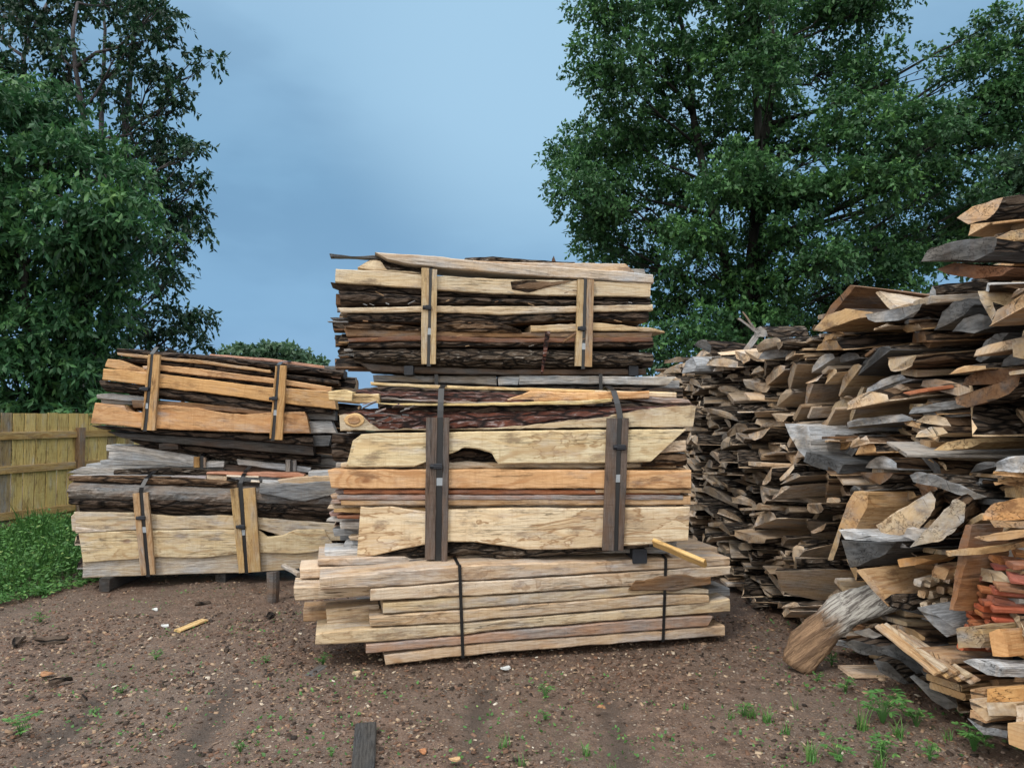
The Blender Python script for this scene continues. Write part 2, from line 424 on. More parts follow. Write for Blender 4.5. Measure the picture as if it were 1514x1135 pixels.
def box_part(name, P, U, N, size, mat, parent, bundle=None, extra=False):
    sx, sy, sz = size; b = min(size)*.2; V = []; F = []
    for zz, i in ((-sz/2, b), (-sz/2+b, 0), (sz/2-b, 0), (sz/2, b)):
        V += [(-sx/2+i, -sy+i, zz), (sx/2-i, -sy+i, zz), (sx/2-i, 0, zz), (-sx/2+i, 0, zz)]
    for l in range(3):
        for k in range(4): F.append((l*4+k, l*4+(k+1) % 4, l*4+4+(k+1) % 4, l*4+4+k))
    F += [(3, 2, 1, 0), (12, 13, 14, 15)]
    if extra:   # ratchet lug and spindle
        n = len(V); r_ = sz*.42
        for x in (-sx*.9, sx*.35):
            V += [(x, -sy*.5+r_*math.cos(a), r_*math.sin(a)) for a in [math.pi*2*k/8 for k in range(8)]]
        F += [(n+k, n+(k+1) % 8, n+8+(k+1) % 8, n+8+k) for k in range(8)] + [tuple(n+7-k for k in range(8)), tuple(n+8+k for k in range(8))]
    o = bpy.data.objects.new(name, bpy.data.meshes.new(name)); o.data.from_pydata(V, [], F); o.data.materials.append(mat); C.objects.link(o)
    o.parent = parent; m = frame(U, N, Vector((0, 0, 1)), P)
    w = parent.matrix_basis.copy()
    if parent.parent: w = Matrix.Translation(parent.parent.location) @ w
    o.matrix_basis = w.inverted() @ m
    return o

def chunk(name, label, cat, poly, Y, L, axis=(1, .1, 0), face=60, mats=None, side='wood', bark='dark', c='tan', end='end', group=None, taper=.0, seg=10, rough=.006, bend=None, c4=None, sub=1):
    """a piece whose cut end has the outline poly (px) on a plane through depth Y, and that runs back along axis"""
    cx = sum(p[0] for p in poly)/len(poly); cy = sum(p[1] for p in poly)/len(poly)
    O = at(cx, cy, Y); n = Vector((-math.sin(R(face)), -math.cos(R(face)), 0))
    A = Vector(axis).normalized()
    P = [hit(x, y, O, n) for x, y in poly]
    if sub > 1:
        Q = []; 
        for i in range(len(P)):
            a, b = P[i], P[(i+1) % len(P)]
            for k in range(sub): Q.append(a.lerp(b, k/sub))
        P = Q; mats = [m for m in (mats or 'w'*len(poly)) for _ in range(sub)]
    mats = mats or 'w'*len(P)
    Z = Vector((0, 0, 1)); Yv = Z.cross(A).normalized(); Zv = A.cross(Yv)
    m = frame(A, Yv, Zv, O); mi_ = m.inverted(); loc = [mi_ @ p for p in P]
    cen = sum(loc, Vector())/len(loc); rings = []; sd = cx*.37+cy
    for i in range(seg+1):
        f = i/seg; ring = []
        for k, p in enumerate(loc):
            q = cen+(p-cen)*(1-taper*f)*(1+.05*fb(f*3, k*.3, 0, sd))
            rr = rough*fb(f*L*9, p.y*22, p.z*22, sd)*(2 if mats[k] == 'b' else 1)
            b_ = bend*f*f if bend else 0
            ring.append((p.x*(1-f)+L*f+(cen.x*0), q.y+rr, q.z+rr+b_))
        rings.append(ring)
    K = len(loc); area = sum(loc[i].y*loc[(i+1) % K].z-loc[(i+1) % K].y*loc[i].z for i in range(K))
    sm = [2 if ch == 'b' else 0 for ch in mats]
    if area < 0:
        rings = [r_[::-1] for r_ in rings]; sm = [sm[(K-2-k) % K] for k in range(K)]
    v, f, mi = loft(rings, sm, 1)
    o = new_obj(name, v, f, [M[side], M[end], M[bark]], mi, False, m, None, c4 or col(c))
    return tag(o, label, cat, group)
# ============================================================ bundle: bottom front
B = Bundle('lumber_bundle', 'lowest middle stack of long pale sawn timbers under thin black straps on the ground', (570, 4.95), (1072, 5.55), .85, group='strapped bundles in the middle stack')
def prj(xs, ys): return list(zip(xs, ys))
XS = [682, 740, 978]
B.board([(568, 967), (682, 954), (740, 949.5), (978, 932), (1072, 924)], [(570, 984), (682, 971), (740, 965.5), (978, 947), (1072, 941)], 0, .3, 'pale', label='lowest front timber with a diagonal sawn face')
B.board([(541, 952), (682, 940), (740, 932.5), (978, 913), (1020, 911), (1054, 909.5)], [(541, 966), (682, 953), (740, 948.5), (978, 931), (1020, 927), (1046, 926)], .0, .3, 'pink', label='pinkish timber with a round knot near its end')
B.board([(467, 935), (541, 928), (682, 921), (740, 915.5), (978, 896.5), (1040, 890), (1079, 884)], [(466, 954), (541, 951), (682, 939), (740, 931.5), (978, 912), (1040, 907), (1079, 904)], .005, .34, 'cream', label='long grey-ended timber sticking out furthest at both ends')
B.board([(547, 911), (682, 901), (740, 897), (978, 878), (1048, 879)], [(547, 927), (682, 920.5), (740, 914.5), (978, 895.5), (1048, 892)], 0, .28, 'beige')
B.board([(566, 891), (682, 882), (740, 879.5), (880, 871), (940, 866), (975, 864), (1048, 871)], [(566, 908), (682, 900.5), (740, 896.5), (880, 886), (940, 880), (978, 877), (1048, 878)], .01, .3, 'beige')
B.board([(548, 870), (682, 860), (740, 857.5), (978, 842.5), (1030, 838), (1080, 836)], [(548, 889), (682, 881.5), (740, 878.5), (978, 863), (1020, 858), (1078, 850)], 0, .3, 'cream', label='pale timber with white mould spots and a dark torn end')
B.board([(473, 852), (560, 846), (620, 840), (682, 836), (740, 833), (860, 830), (978, 825), (1079, 823)], [(473, 872.5), (560, 869), (682, 859.5), (740, 856.5), (978, 842), (1079, 836)], 0, .3, 'beige', label='top front timber with a crumbly rotten patch at one end')
# dark torn slab between rows at the end
B.board([(940, 858), (1000, 848), (1050, 852)], [(930, 873), (1000, 874), (1052, 862)], -.012, .12, 'brown', jit=.012, label='dark torn splinter of slab')
# back rows seen beyond the ends
B.board([(434, 867), (560, 862)], [(436, 889), (560, 880)], .12, .3, 'cream', label='timber end sticking out with a yellow grain')
B.board([(443, 839), (600, 832)], [(444, 857), (600, 850)], .32, .3, 'cream')
B.board([(480, 813), (620, 808)], [(481, 832), (620, 828)], .42, .3, 'lgrey')
B.board([(448, 904), (560, 898)], [(449, 920), (560, 915)], .36, .3, 'tan')
B.board([(482, 900), (560, 893)], [(484, 925), (560, 920)], .2, .2, 'beige')
B.board([(1000, 838), (1078, 832)], [(1000, 856), (1078, 848)], .12, .3, 'tan')
B.board([(1000, 822), (1052, 806)], [(1000, 832), (1052, 812)], .5, .3, 'lgrey')
B.board([(1000, 872), (1079, 868)], [(1000, 884), (1079, 882)], .2, .25, 'grey')
B.board([(470, 826), (700, 818), (1060, 808)], [(470, 836), (700, 836), (1060, 822)], .32, .5, 'beige')
B.fill(.0, 2.45, .02, .66, .34, .85, 7, ('pale', 'beige', 'cream', 'grey'), .3, .2, pslab=.15)
for xt, xb, yt, yb in ((679.5, 684.5, 835, 972), (984.5, 980.5, 826, 948)):
    B.strap((xt, yt), (xb, yb), [(.05, .665, .0), (.6, .67, .03), (.87, .62, .03)], .022, 'cord', w=-.008)

# ============================================================ bundle: middle front
B = Bundle('lumber_bundle', 'tall strapped bundle with dark brown battens and a broad pale stained board low down', (487, 5.27), (1029, 5.33), .8, group='strapped bundles in the middle stack', z=.72)
B.board([(502, 612), (520, 604), (560, 602), (700, 604), (880, 600), (960, 600), (1029, 597)], [(503, 637), (630, 636.5), (880, 632.5), (1024, 632)], 0, .42, 'cream', kind='line',
        line=[(503, 612), (528, 611), (545, 622), (562, 635), (700, 634), (760, 630), (825, 624), (900, 615), (945, 606), (975, 601), (1029, 598)], lm='red', label='half log with shaggy red bark and a big oval knot at one end')
B.board([(533, 641), (560, 639), (630, 638.5), (880, 634), (1014, 633.5)], [(511, 691), (612, 691.5), (632, 683), (648, 676), (664, 672), (676, 668), (684, 662), (705, 664), (727, 670), (736, 687), (790, 686), (880, 685), (962, 683.5)], -.004, .05, 'poplar', seg=90, jit=.003, label='figured pale board with a ragged hole and a slanted end')['stain'] = .8
B.board([(522, 650), (535, 641)], [(511, 691), (535, 691)], .002, .05, 'poplar')
B.board([(485, 693), (700, 693.5), (1022, 695)], [(490, 722.5), (700, 723), (1022, 723)], -.008, .3, 'orange', label='orange-pink board with small knots')
B.board([(880, 724), (1022, 723.5)], [(880, 729), (1021, 729)], .004, .25, 'tan')
B.board([(508, 723.5), (1005, 724)], [(508, 731), (1005, 731)], .01, .3, 'red')
B.board([(498, 732), (1010, 732)], [(498, 739.5), (1010, 739)], .004, .3, 'rose')
B.board([(505, 740), (1021, 732.5)], [(505, 747), (1021, 747)], .012, .3, 'tan')
B.board([(533, 748), (548, 750), (580, 748), (628, 756), (660, 753), (700, 752), (760, 750), (850, 751), (940, 750), (1020, 748)],
        [(528, 825.5), (555, 822), (590, 813), (627, 806), (664, 801.5), (700, 802), (740, 807), (780, 813), (830, 813), (890, 810), (950, 806.5), (990, 802), (1017, 800)], -.012, .06, 'poplar', seg=100, jit=.003, c4=(.72, .63, .47, 1), label='broad pale yellow board with a brown water stain')['stain'] = 1.0
B.board([(545, 815), (600, 808), (664, 798), (800, 808), (960, 802)], [(545, 829), (600, 832), (645, 829), (700, 824), (725, 827), (742, 835), (760, 830), (800, 826), (890, 818), (960, 809)], .02, .35, 'brown', kind='bark', m='bark', bulge=.8)
# ragged ends at the near left corner, behind the front boards
for k, (x0, y0, y1, c, w) in enumerate(((494, 724, 731, 'rose', .02), (488, 731, 739, 'tan', .08), (490, 739, 745, 'pink', .03), (487, 745, 752, 'cream', .1), (493, 752, 758, 'tan', .04), (486, 757, 762, 'rose', .16), (497, 762, 767, 'red', .05), (484, 766, 771, 'lgrey', .2),
        (502, 771, 781, 'lgrey', .12), (492, 781, 793, 'grey', .2), (515, 793, 800, 'beige', .08), (510, 800, 808, 'lgrey', .14), (518, 808, 818, 'grey', .1), (497, 683, 692, 'grey', .2), (505, 684, 692, 'cream', .08))):
    B.board([(x0, y0), (560, y0-1), (1000, y0-1)], [(x0+rng.uniform(-3, 5), y1), (560, y1), (1000, y1)], w+.02, .3, c, jit=.008)
# dark slabs on the left of the figured board and pieces right of its slanted end
B.board([(492, 640), (560, 642)], [(490, 655), (560, 668)], .2, .2, 'dgrey', kind='bark', m='dark')
B.board([(488, 656), (560, 655)], [(492, 684), (560, 690)], .22, .3, 'umber', kind='bark', m='dark')
B.board([(940, 636), (1000, 636), (1020, 640)], [(940, 660), (1000, 656), (1014, 652)], .03, .3, 'umber', kind='bark', m='dark')
B.board([(950, 655), (1014, 650)], [(950, 672), (1014, 668)], .02, .3, 'cream')
B.board([(950, 670), (1016, 670)], [(950, 692), (1016, 689)], .02, .3, 'grey', kind='bark', m='brown')
B.board([(620, 655), (760, 655)], [(620, 692), (760, 692)], .15, .2, 'umber', kind='bark', m='dark')
# crown of slabs above the log
B.board([(485, 578), (508, 574), (521, 578)], [(487, 593), (508, 594), (519, 595)], .03, .18, 'yellow', label='bright yellow block end')
B.board([(520, 582), (560, 581)], [(520, 597), (560, 596)], .06, .1, 'yellow', jit=.006)
B.board([(555, 596), (700, 596), (860, 592), (905, 589)], [(590, 599.5), (700, 600), (860, 598), (905, 594)], .05, .12, 'yellow', label='thin bright yellow strip')
B.board([(524, 574), (560, 576), (700, 578), (790, 582)], [(530, 588), (560, 590), (700, 598), (790, 597)], .1, .3, 'rose', kind='line', line=[(524, 586), (700, 594), (790, 594)], lm='red')
B.board([(750, 590), (785, 577), (805, 577), (850, 580), (960, 577)], [(750, 594), (785, 595), (850, 593), (960, 590)], .12, .3, 'orange', label='flame-coloured slab')
B.board([(548, 565), (640, 569), (700, 571), (1000, 580)], [(548, 569), (640, 574), (700, 576), (1000, 584)], .34, .3, 'yellow')
B.board([(880, 577), (1000, 580)], [(880, 583), (1000, 588)], .3, .2, 'poplar')
B.board([(930, 583), (980, 588), (1018, 590)], [(930, 590), (980, 597), (1024, 597)], .14, .3, 'pink', label='pinkish plank end')
B.board([(505, 578), (560, 571), (640, 574), (780, 580)], [(505, 584), (560, 580), (640, 582), (780, 586)], .25, .25, 'dgrey', kind='bark', m='dark')
B.board([(620, 599), (700, 597), (860, 600)], [(600, 612), (700, 612), (860, 610)], .1, .3, 'umber', kind='bark', m='dark')
for k in range(16):      # splinters and bark shreds lying over the log
    x = rng.uniform(535, 600); y = rng.uniform(594, 626); a = rng.uniform(-.9, .9); l = rng.uniform(8, 26)
    B.board([(x, y), (x+l, y+l*a*.5-1)], [(x, y+2), (x+l, y+l*a*.5+1.2)], -.02-rng.random()*.02, .008, rng.choice(('umber', 'rose', 'dgrey')), name='bark_shred', seg=6)
import math as _m
for (kx, ky, rx, ry, c4, m_) in ((524, 621, 15, 11, (.60, .44, .24, 1), -.014), (523, 621, 9, 7, (.40, .24, .12, 1), -.022)):
    top = [(kx+rx*_m.cos(a), ky-ry*_m.sin(a)) for a in [_m.pi*(1-i/10) for i in range(11)]]; bot = [(x, 2*ky-y) for x, y in top]
    B.board(top, bot, m_, .03, 'tan', c4=c4, name='knot', seg=14)
B.fill(.05, 2.5, .74, 1.68, .36, .8, 9, ('pink', 'tan', 'grey', 'cream'), .12, .1, ('red', 'dark'), .5)
dk = (.135, .10, .083, .85)
B.batten((630, 646.5, 617), (628, 643, 827), c=dk); B.batten((655.5, 664.5, 617), (652.5, 661, 831), c=dk)
B.batten((898, 913, 618), (891, 908, 813.5), c=dk); B.batten((920, 930, 618), (914, 922, 813.5), c=dk)
B.strap((651, 617), (648, 831), [(-.02, 1.73, 0), (.0, 1.79, 0), (.06, 1.89, 0), (.3, 1.93, 0), (.7, 1.86, 0)], .042, seal=(650.5, 712), ratchet=(648, 689))
B.strap((917, 618), (911, 814), [(-.02, 1.72, -.005), (.0, 1.78, -.015), (.07, 1.875, -.03), (.3, 1.92, -.04), (.7, 1.85, -.04)], .042, seal=(915, 707), ratchet=(918, 661))

# ============================================================ bundle: top
B = Bundle('lumber_bundle', 'topmost strapped bundle of dark bark-edged slabs silhouetted against the sky', (497, 5.95), (966, 6.42), .8, group='strapped bundles in the middle stack', z=2.06)
B.board([(497, 397), (560, 399), (623, 405.5), (730, 411.5), (860, 414), (962, 418)], [(495.5, 418), (560, 423), (623, 427), (730, 435), (854, 438), (962, 439.5)], 0, .3, 'cream', seg=70, label='long pale board with a torn brown bark pocket')
B.board([(755, 415), (790, 413), (850, 416)], [(757, 428), (780, 433), (815, 424)], -.006, .02, 'umber', m='brown', jit=.01, name='bark_pocket')
B.board([(554, 372.5), (641, 378), (730, 388), (800, 393), (913, 400), (965, 405)], [(575, 385), (600, 390), (650, 396), (730, 403.5), (800, 409), (886, 414), (966, 420)], -.01, .35, 'lgrey', c4=(.58, .50, .40, .85), label='whitish plank lying across the top')
B.board([(700, 384), (748, 387), (860, 388), (925, 389)], [(700, 393), (748, 397), (860, 402), (938, 403)], .2, .25, 'pink', c4=(.55, .42, .29, .9))
B.board([(688, 381), (730, 378), (780, 382), (850, 387)], [(688, 388), (730, 390), (780, 394), (850, 396)], .3, .3, 'dgrey', kind='bark', m='bark')
B.board([(900, 396), (952, 398)], [(900, 404), (955, 406)], .25, .2, 'grey')
B.board([(487, 373), (520, 378), (560, 377), (590, 380)], [(489, 379), (520, 380.5), (560, 383), (590, 386)], .12, .08, 'dgrey', jit=.008, label='thin dark splintered strip sticking out')
B.board([(543, 386), (553, 380), (565, 379), (580, 384), (640, 398)], [(528, 396), (553, 400), (565, 401), (600, 404), (640, 406)], .06, .3, 'cream', kind='line', line=[(528, 392), (553, 383), (565, 385), (580, 400), (640, 404)], lm='bark', label='round log stub with a pale cut face')
B.board([(488, 417), (520, 420), (640, 428), (962, 441)], [(498, 421), (520, 430), (640, 437), (962, 446)], .05, .3, 'umber', kind='bark', m='dark')
B.board([(501, 427), (560, 431), (640, 437), (740, 441), (962, 446)], [(503, 449), (560, 450), (640, 450), (740, 449), (962, 452)], .0, .3, 'umber', kind='bark', m='dark', label='dark slab with a slanted sawn end')
B.board([(500, 455), (570, 454), (640, 452), (740, 452), (850, 452), (965, 450)], [(504, 462), (570, 462), (640, 461), (740, 466), (850, 462), (965, 459)], -.006, .3, 'cream')
B.board([(512, 463), (640, 461), (740, 464), (850, 462), (960, 459)], [(515, 476), (640, 477), (740, 480), (850, 474), (958, 476)], .015, .3, 'brown', kind='bark', m='dark')
B.board([(488, 469), (515, 469)], [(492, 472.5), (515, 472.5)], .15, .05, 'dgrey', jit=.006)
B.board([(484, 474), (515, 474)], [(486, 476), (515, 477)], .05, .05, 'grey', jit=.006)
B.board([(507, 480), (560, 477), (623, 484), (640, 480), (680, 473), (740, 476), (770, 488)], [(511, 485), (600, 489), (640, 490), (700, 492), (772, 492)], -.004, .3, 'pink', kind='bark', m='brown', bulge=.3)
B.board([(785, 481), (850, 478), (880, 476), (965, 485), (981, 489)], [(785, 491), (850, 491), (880, 489), (965, 490), (984, 492)], -.004, .3, 'pale', jit=.007, label='pale slab ending in a white splinter')
B.board([(508, 485), (640, 489), (740, 492), (965, 491)], [(513, 499), (640, 499), (740, 499), (962, 500)], .005, .3, 'brown')
B.board([(514, 500), (640, 495), (740, 500), (965, 498)], [(516, 506), (640, 503), (740, 507), (966, 505)], -.002, .3, 'brown', c4=(.20, .10, .06, .9))
B.board([(513, 507), (640, 503), (740, 505), (966, 504)], [(517, 514), (640, 513), (740, 512), (966, 513)], .01, .3, 'umber', kind='bark', m='dark')
B.board([(522, 516), (600, 511), (740, 511), (966, 518)], [(523, 533), (560, 538), (600, 543), (740, 547), (966, 544)], -.004, .35, 'grey', kind='bark', m='bark', bulge=.9, seg=90, label='wide slab of rough grey oak bark')
B.board([(533, 535), (600, 541), (740, 546), (955, 545)], [(550, 549), (600, 552), (740, 554), (955, 554)], .06, .4, 'umber')
B.board([(509, 516), (522, 515)], [(509, 519), (522, 519)], .1, .05, 'grey'); B.board([(500, 525), (524, 522)], [(500, 526.5), (524, 525)], .03, .01, 'dgrey')
B.board([(806, 489), (814, 489)], [(800, 553), (803, 553)], -.05, .008, 'umber', m='red', name='bark_shred', c4=(.12, .04, .04, 1), label='dark red sliver hanging down the face', seg=12)
B.board([(833, 503), (858, 484)], [(832, 507), (857, 493)], -.035, .01, 'brown', name='bark_shred', jit=.008)
B.board([(816, 384), (819, 378)], [(816, 388), (822, 387)], .3, .01, 'umber', name='bark_shred', seg=6)
for k in range(30):
    x = rng.uniform(520, 940); y = rng.choice((431, 447, 476, 499, 513))+rng.uniform(-3, 3); a = rng.uniform(-1, 1); l = rng.uniform(4, 12)
    B.board([(x, y), (x+l, y+l*a*.5)], [(x, y+1), (x+l, y+l*a*.5+.8)], -.02-rng.random()*.02, .004, rng.choice(('tan', 'brown', 'grey')), name='bark_shred', seg=6)
B.fill(.04, 2.68, 2.10, 2.86, .32, .8, 7, ('tan', 'brown', 'grey'), .1, .1, ('dark', 'bark'), .75)
b1 = (.50, .40, .24, .95); b2 = (.40, .28, .16, .9)
B.batten((623.5, 635, 396), (623, 631, 538), c=b1); B.batten((639, 646.5, 398), (636, 644.5, 538), c=b1)
B.batten((855, 863.5, 413), (851, 860, 541), c=b1); B.batten((868.5, 878.4, 413), (865, 875.4, 542), c=b2)
B.strap((638, 397), (634, 541), [(.10, 2.945, .015), (.35, 2.985, .03), (.78, 2.93, .03)], .034, seal=(634.3, 490), ratchet=(633, 455))
B.strap((865.5, 413), (862, 545), [(.10, 2.935, -.01), (.35, 2.975, -.03), (.78, 2.92, -.03)], .034, seal=(862, 512), ratchet=(861, 486))

# ============================================================ back row bundles (a sliver shows)
B = Bundle('lumber_bundle', 'greyish strapped bundle of which only a thin strip shows under the topmost bundle', (552, 6.15), (1040, 6.5), .8, group='strapped bundles in the middle stack', z=1.05)
B.board([(552, 554), (640, 554.5), (734, 555)], [(552, 564), (640, 566), (734, 570)], 0, .3, 'grey', c4=(.35, .28, .19, .75))
B.board([(736, 556), (768, 555)], [(737, 570), (766, 570)], .01, .2, 'lgrey', jit=.01)
B.board([(768, 554), (850, 555), (1000, 556)], [(768, 569), (880, 568), (985, 571)], 0, .3, 'lgrey', c4=(.5, .46, .38, .7))
for k, y in enumerate((572, 590, 608, 626, 644, 662, 680)):
    B.board([(556+k % 3*5, y), (1010, y)], [(556+k % 3*5, y+17), (1010, y+17)], 0, .3, rng.choice(('grey', 'tan', 'brown')), kind=rng.choice(('box', 'bark')), m='dark')
B.fill(.05, 2.7, 1.08, 2.03, .32, .8, 7, ('grey', 'tan', 'lgrey'), .1, .1)
for x in (645, 888):
    B.strap((x, 553), (x+(2 if x > 700 else 1), 700), [(.05, 2.045, 0), (.78, 2.045, 0)], .03)
B = Bundle('lumber_bundle', 'dark strapped bundle on the ground hidden behind the two front bundles', (556, 6.15), (1030, 6.5), .8, group='strapped bundles in the middle stack')
for k in range(7):
    y = 706+k*22
    B.board([(560+k % 3*6, y), (1010, y-3)], [(560+k % 3*6, y+20), (1010, y+16)], 0, .3, rng.choice(('grey', 'tan', 'brown')), kind=rng.choice(('box', 'bark')), m='dark')
B.fill(.05, 2.6, .05, 1.0, .32, .8, 7, ('grey', 'tan', 'lgrey'), .1, .1)

# ============================================================ left stack: lower bundle
LG = 'strapped bundles in the stack by the fence'
B = Bundle('lumber_bundle', 'strapped bundle by the fence with wide cream boards below black bark, low off the ground', (100, 7.12), (500, 7.5), .95, group=LG, z=.12)
B.board([(122, 828), (210, 824), (385, 814), (495, 808)], [(122, 855), (215, 851), (385, 846), (480, 838)], .02, .3, 'beige', c4=(.50, .43, .31, .85))
B.board([(116, 787.5), (200, 784), (320, 782), (384, 784), (395, 793), (420, 790), (438, 782), (479, 782), (491, 803)], [(123, 832), (200, 827), (232, 824), (300, 826), (345, 820), (385, 818), (440, 819), (465, 817), (491, 804)], -.006, .05, 'poplar2', seg=90, jit=.003, c4=(.62, .54, .37, .97), label='long cream board with a brown knot and a pointed end')['stain'] = .5
B.board([(109, 756), (200, 757), (262, 763), (320, 761), (345, 762), (400, 766), (500, 774)], [(115, 787), (200, 784), (320, 782), (384, 783), (440, 800), (505, 800)], .012, .3, 'beige', c4=(.56, .48, .34, .88), label='grey-cream board with rust-coloured drips')
B.board([(105, 763), (112, 757)], [(107, 786), (116, 787)], .1, .3, 'cream'); B.board([(112, 778), (140, 782), (156, 784)], [(112, 788), (140, 786), (156, 785.5)], -.012, .01, 'poplar2', name='bark_shred')
B.board([(117, 740), (300, 745), (400, 745), (500, 758)], [(117, 758), (262, 764), (400, 768), (500, 775)], .05, .35, 'umber', kind='bark', m='dark')
B.board([(99, 710), (140, 712), (250, 716), (340, 720), (360, 716), (500, 722)], [(101, 746), (140, 748), (250, 751), (300, 752), (400, 756), (500, 757)], -.02, .4, 'grey', kind='bark', m='wood2', bulge=1.1, c4=(.22, .165, .12, .75), label='weathered half log with black bark along its underside')
B.board([(101, 703), (150, 702), (250, 704), (350, 711)], [(100, 712), (150, 714), (250, 718), (350, 722)], .06, .35, 'lgrey', kind='bark', m='brown', c4=(.45, .40, .34, .4))
B.board([(100, 735), (200, 736), (400, 740), (490, 745)], [(102, 747), (200, 752), (400, 762), (490, 765)], -.015, .3, 'umber', kind='bark', m='dark')
B.board([(384, 714), (420, 713), (500, 711)], [(384, 730), (420, 736), (450, 742), (500, 730)], -.05, .3, 'grey', c4=(.3, .24, .19, .4), jit=.01, label='swirly grained grey slab')
B.board([(410, 708), (520, 700)], [(420, 722), (520, 724)], -.02, .3, 'pale', jit=.012)
B.board([(456, 697), (490, 695)], [(456, 714), (490, 714)], .0, .25, 'lgrey', c4=(.45, .47, .42, .6))
B.board([(253, 703), (305, 703.5)], [(250, 713), (304, 714.5)], .1, .2, 'lgrey', c4=(.40, .36, .42, .8), label='short lilac-grey plank piece')
B.board([(306, 701), (336, 703)], [(306, 714), (334, 713)], .1, .2, 'pale')
B.board([(305, 697.5), (360, 698), (440, 699), (450, 702)], [(305, 701), (360, 703), (436, 707), (448, 706)], .08, .15, 'rose', c4=(.50, .27, .19, 1), label='thin salmon-pink strip')
B.board([(335, 702), (382, 704)], [(335, 704.5), (382, 706)], .05, .1, 'cream', c4=(.8, .76, .68, 1)); B.board([(371, 710), (383, 710)], [(371, 713), (384, 713)], .03, .05, 'cream', c4=(.8, .78, .72, 1))
B.board([(388, 709), (420, 711)], [(388, 716), (424, 716)], .03, .1, 'lgrey')
B.board([(120, 690), (180, 691), (200, 697)], [(98, 700), (160, 704), (200, 704)], .25, .3, 'grey', jit=.008)
B.board([(128, 686), (165, 686), (350, 688)], [(126, 695), (165, 697), (350, 698)], .35, .3, 'grey', jit=.008)
B.board([(168, 694), (250, 690), (330, 695)], [(168, 703), (250, 702), (330, 704)], .2, .2, 'dgrey', kind='bark', m='bark')
B.fill(.05, 2.75, .14, 1.12, .34, .95, 8, ('grey', 'beige', 'tan'), .1, .1)
br = (.46, .33, .20, .95); b3 = (.50, .37, .19, .97)
B.batten((195.5, 205.5, 729), (208, 216, 850), c=br); B.batten((211, 218.5, 728), (221.5, 229, 849), c=br)
B.batten((340, 352, 722), (353, 362, 846.5), c=b3); B.batten((359, 377, 721.5), (367, 385.5, 845), c=b3)
B.strap((208, 729), (219, 852), [(-.035, .99, .01), (.03, 1.07, .03), (.12, 1.12, .06), (.3, 1.16, .07), (.93, 1.14, .07)], .04, seal=(213, 783), ratchet=(211, 765))
B.strap((355.5, 723), (364, 847), [(-.03, 1.02, .0), (.03, 1.08, .01), (.12, 1.13, .02), (.3, 1.17, .03), (.93, 1.14, .03)], .04, seal=(359, 787), ratchet=(358, 778))

# left stack: middle grey bundle, set back
B = Bundle('lumber_bundle', 'thin silvery-grey bundle squeezed between the two bundles beside the fence', (155, 7.5), (500, 7.75), .75, group=LG, z=1.12)
B.board([(157, 657), (200, 659), (250, 667), (300, 676)], [(157, 667), (200, 668), (250, 680), (300, 690)], 0, .25, 'lgrey', c4=(.55, .56, .56, .55), label='silver-grey plank fanning out')
B.board([(162, 666), (200, 664), (285, 676)], [(160, 678), (200, 682), (285, 690)], .01, .25, 'lgrey', c4=(.48, .48, .47, .45))
B.board([(148, 680), (200, 680), (300, 686)], [(150, 688), (200, 687), (300, 691)], .0, .25, 'grey')
B.board([(195, 658), (270, 665), (350, 674), (500, 692)], [(195, 661), (270, 670), (350, 682), (500, 700)], .02, .3, 'grey', kind='bark', m='bark')
B.board([(300, 681), (331, 681)], [(302, 692), (331, 691)], -.02, .2, 'lgrey')
B.board([(350, 678), (425, 686), (460, 690)], [(352, 687), (425, 697), (458, 699)], -.02, .25, 'grey', c4=(.42, .40, .33, .5))
B.board([(330, 686), (500, 694)], [(330, 700), (500, 702)], .03, .3, 'umber')
B.fill(.05, 2.4, 1.12, 1.36, .26, .75, 2, ('grey', 'lgrey'), .1, .1)
B.batten((286, 295, 675), (286, 295, 691), c=(.40, .25, .10, 1)); B.batten((300.5, 304, 676), (300.5, 304, 691), c=(.4, .3, .2, .8))
B.batten((422, 429, 679), (422, 429, 697), c=(.32, .26, .2, .6)); B.batten((433, 438, 680), (433, 438, 696), c=(.32, .26, .2, .6))
B.strap((298, 674), (298, 695), [(.02, 1.30, .02), (.76, 1.3, .05)], .04)
B.strap((431, 680), (431, 699), [(.02, 1.22, .02), (.76, 1.2, .05)], .04)

# left stack: upper tilted bundle
B = Bundle('lumber_bundle', 'honey-coloured strapped bundle tilting down away from the fence, black bark along its top', (140, 7.25), (500, 7.55), .85, group=LG, z=1.4)
B.board([(172, 514), (230, 518), (330, 526), (420, 537), (508, 546)], [(173, 521), (230, 528), (330, 537), (420, 549), (508, 560)], .12, .45, 'umber', kind='bark', m='dark', bulge=.9, seg=70)
B.board([(310, 523), (400, 530), (480, 541)], [(310, 526), (400, 535), (480, 546)], .3, .25, 'rose', c4=(.50, .30, .23, 1), label='long salmon-pink edge board on top')
B.board([(480, 540.5), (508, 541)], [(480, 548), (507, 548)], .26, .25, 'dgrey', c4=(.13, .14, .14, .5)); B.board([(488, 551), (507, 551)], [(490, 558), (503, 560)], .15, .1, 'pink', jit=.01)
B.board([(173, 521), (213, 525), (300, 533), (400, 547)], [(174, 525), (213, 530), (300, 538), (400, 551)], .06, .25, 'tan')
B.board([(174, 529), (213, 530), (300, 538), (400, 550), (500, 562)], [(176, 533), (213, 537), (300, 546), (400, 557), (500, 570)], .08, .3, 'brown', kind='bark', m='dark')
B.board([(159, 530), (178, 532), (200, 541), (225, 547)], [(155, 543), (178, 547), (200, 551), (225, 553)], .02, .25, 'orange', jit=.005)
B.board([(211, 541), (236, 539), (300, 545), (400, 558), (490, 572)], [(213, 546), (236, 548), (300, 556), (400, 567), (490, 579)], .01, .28, 'orange')
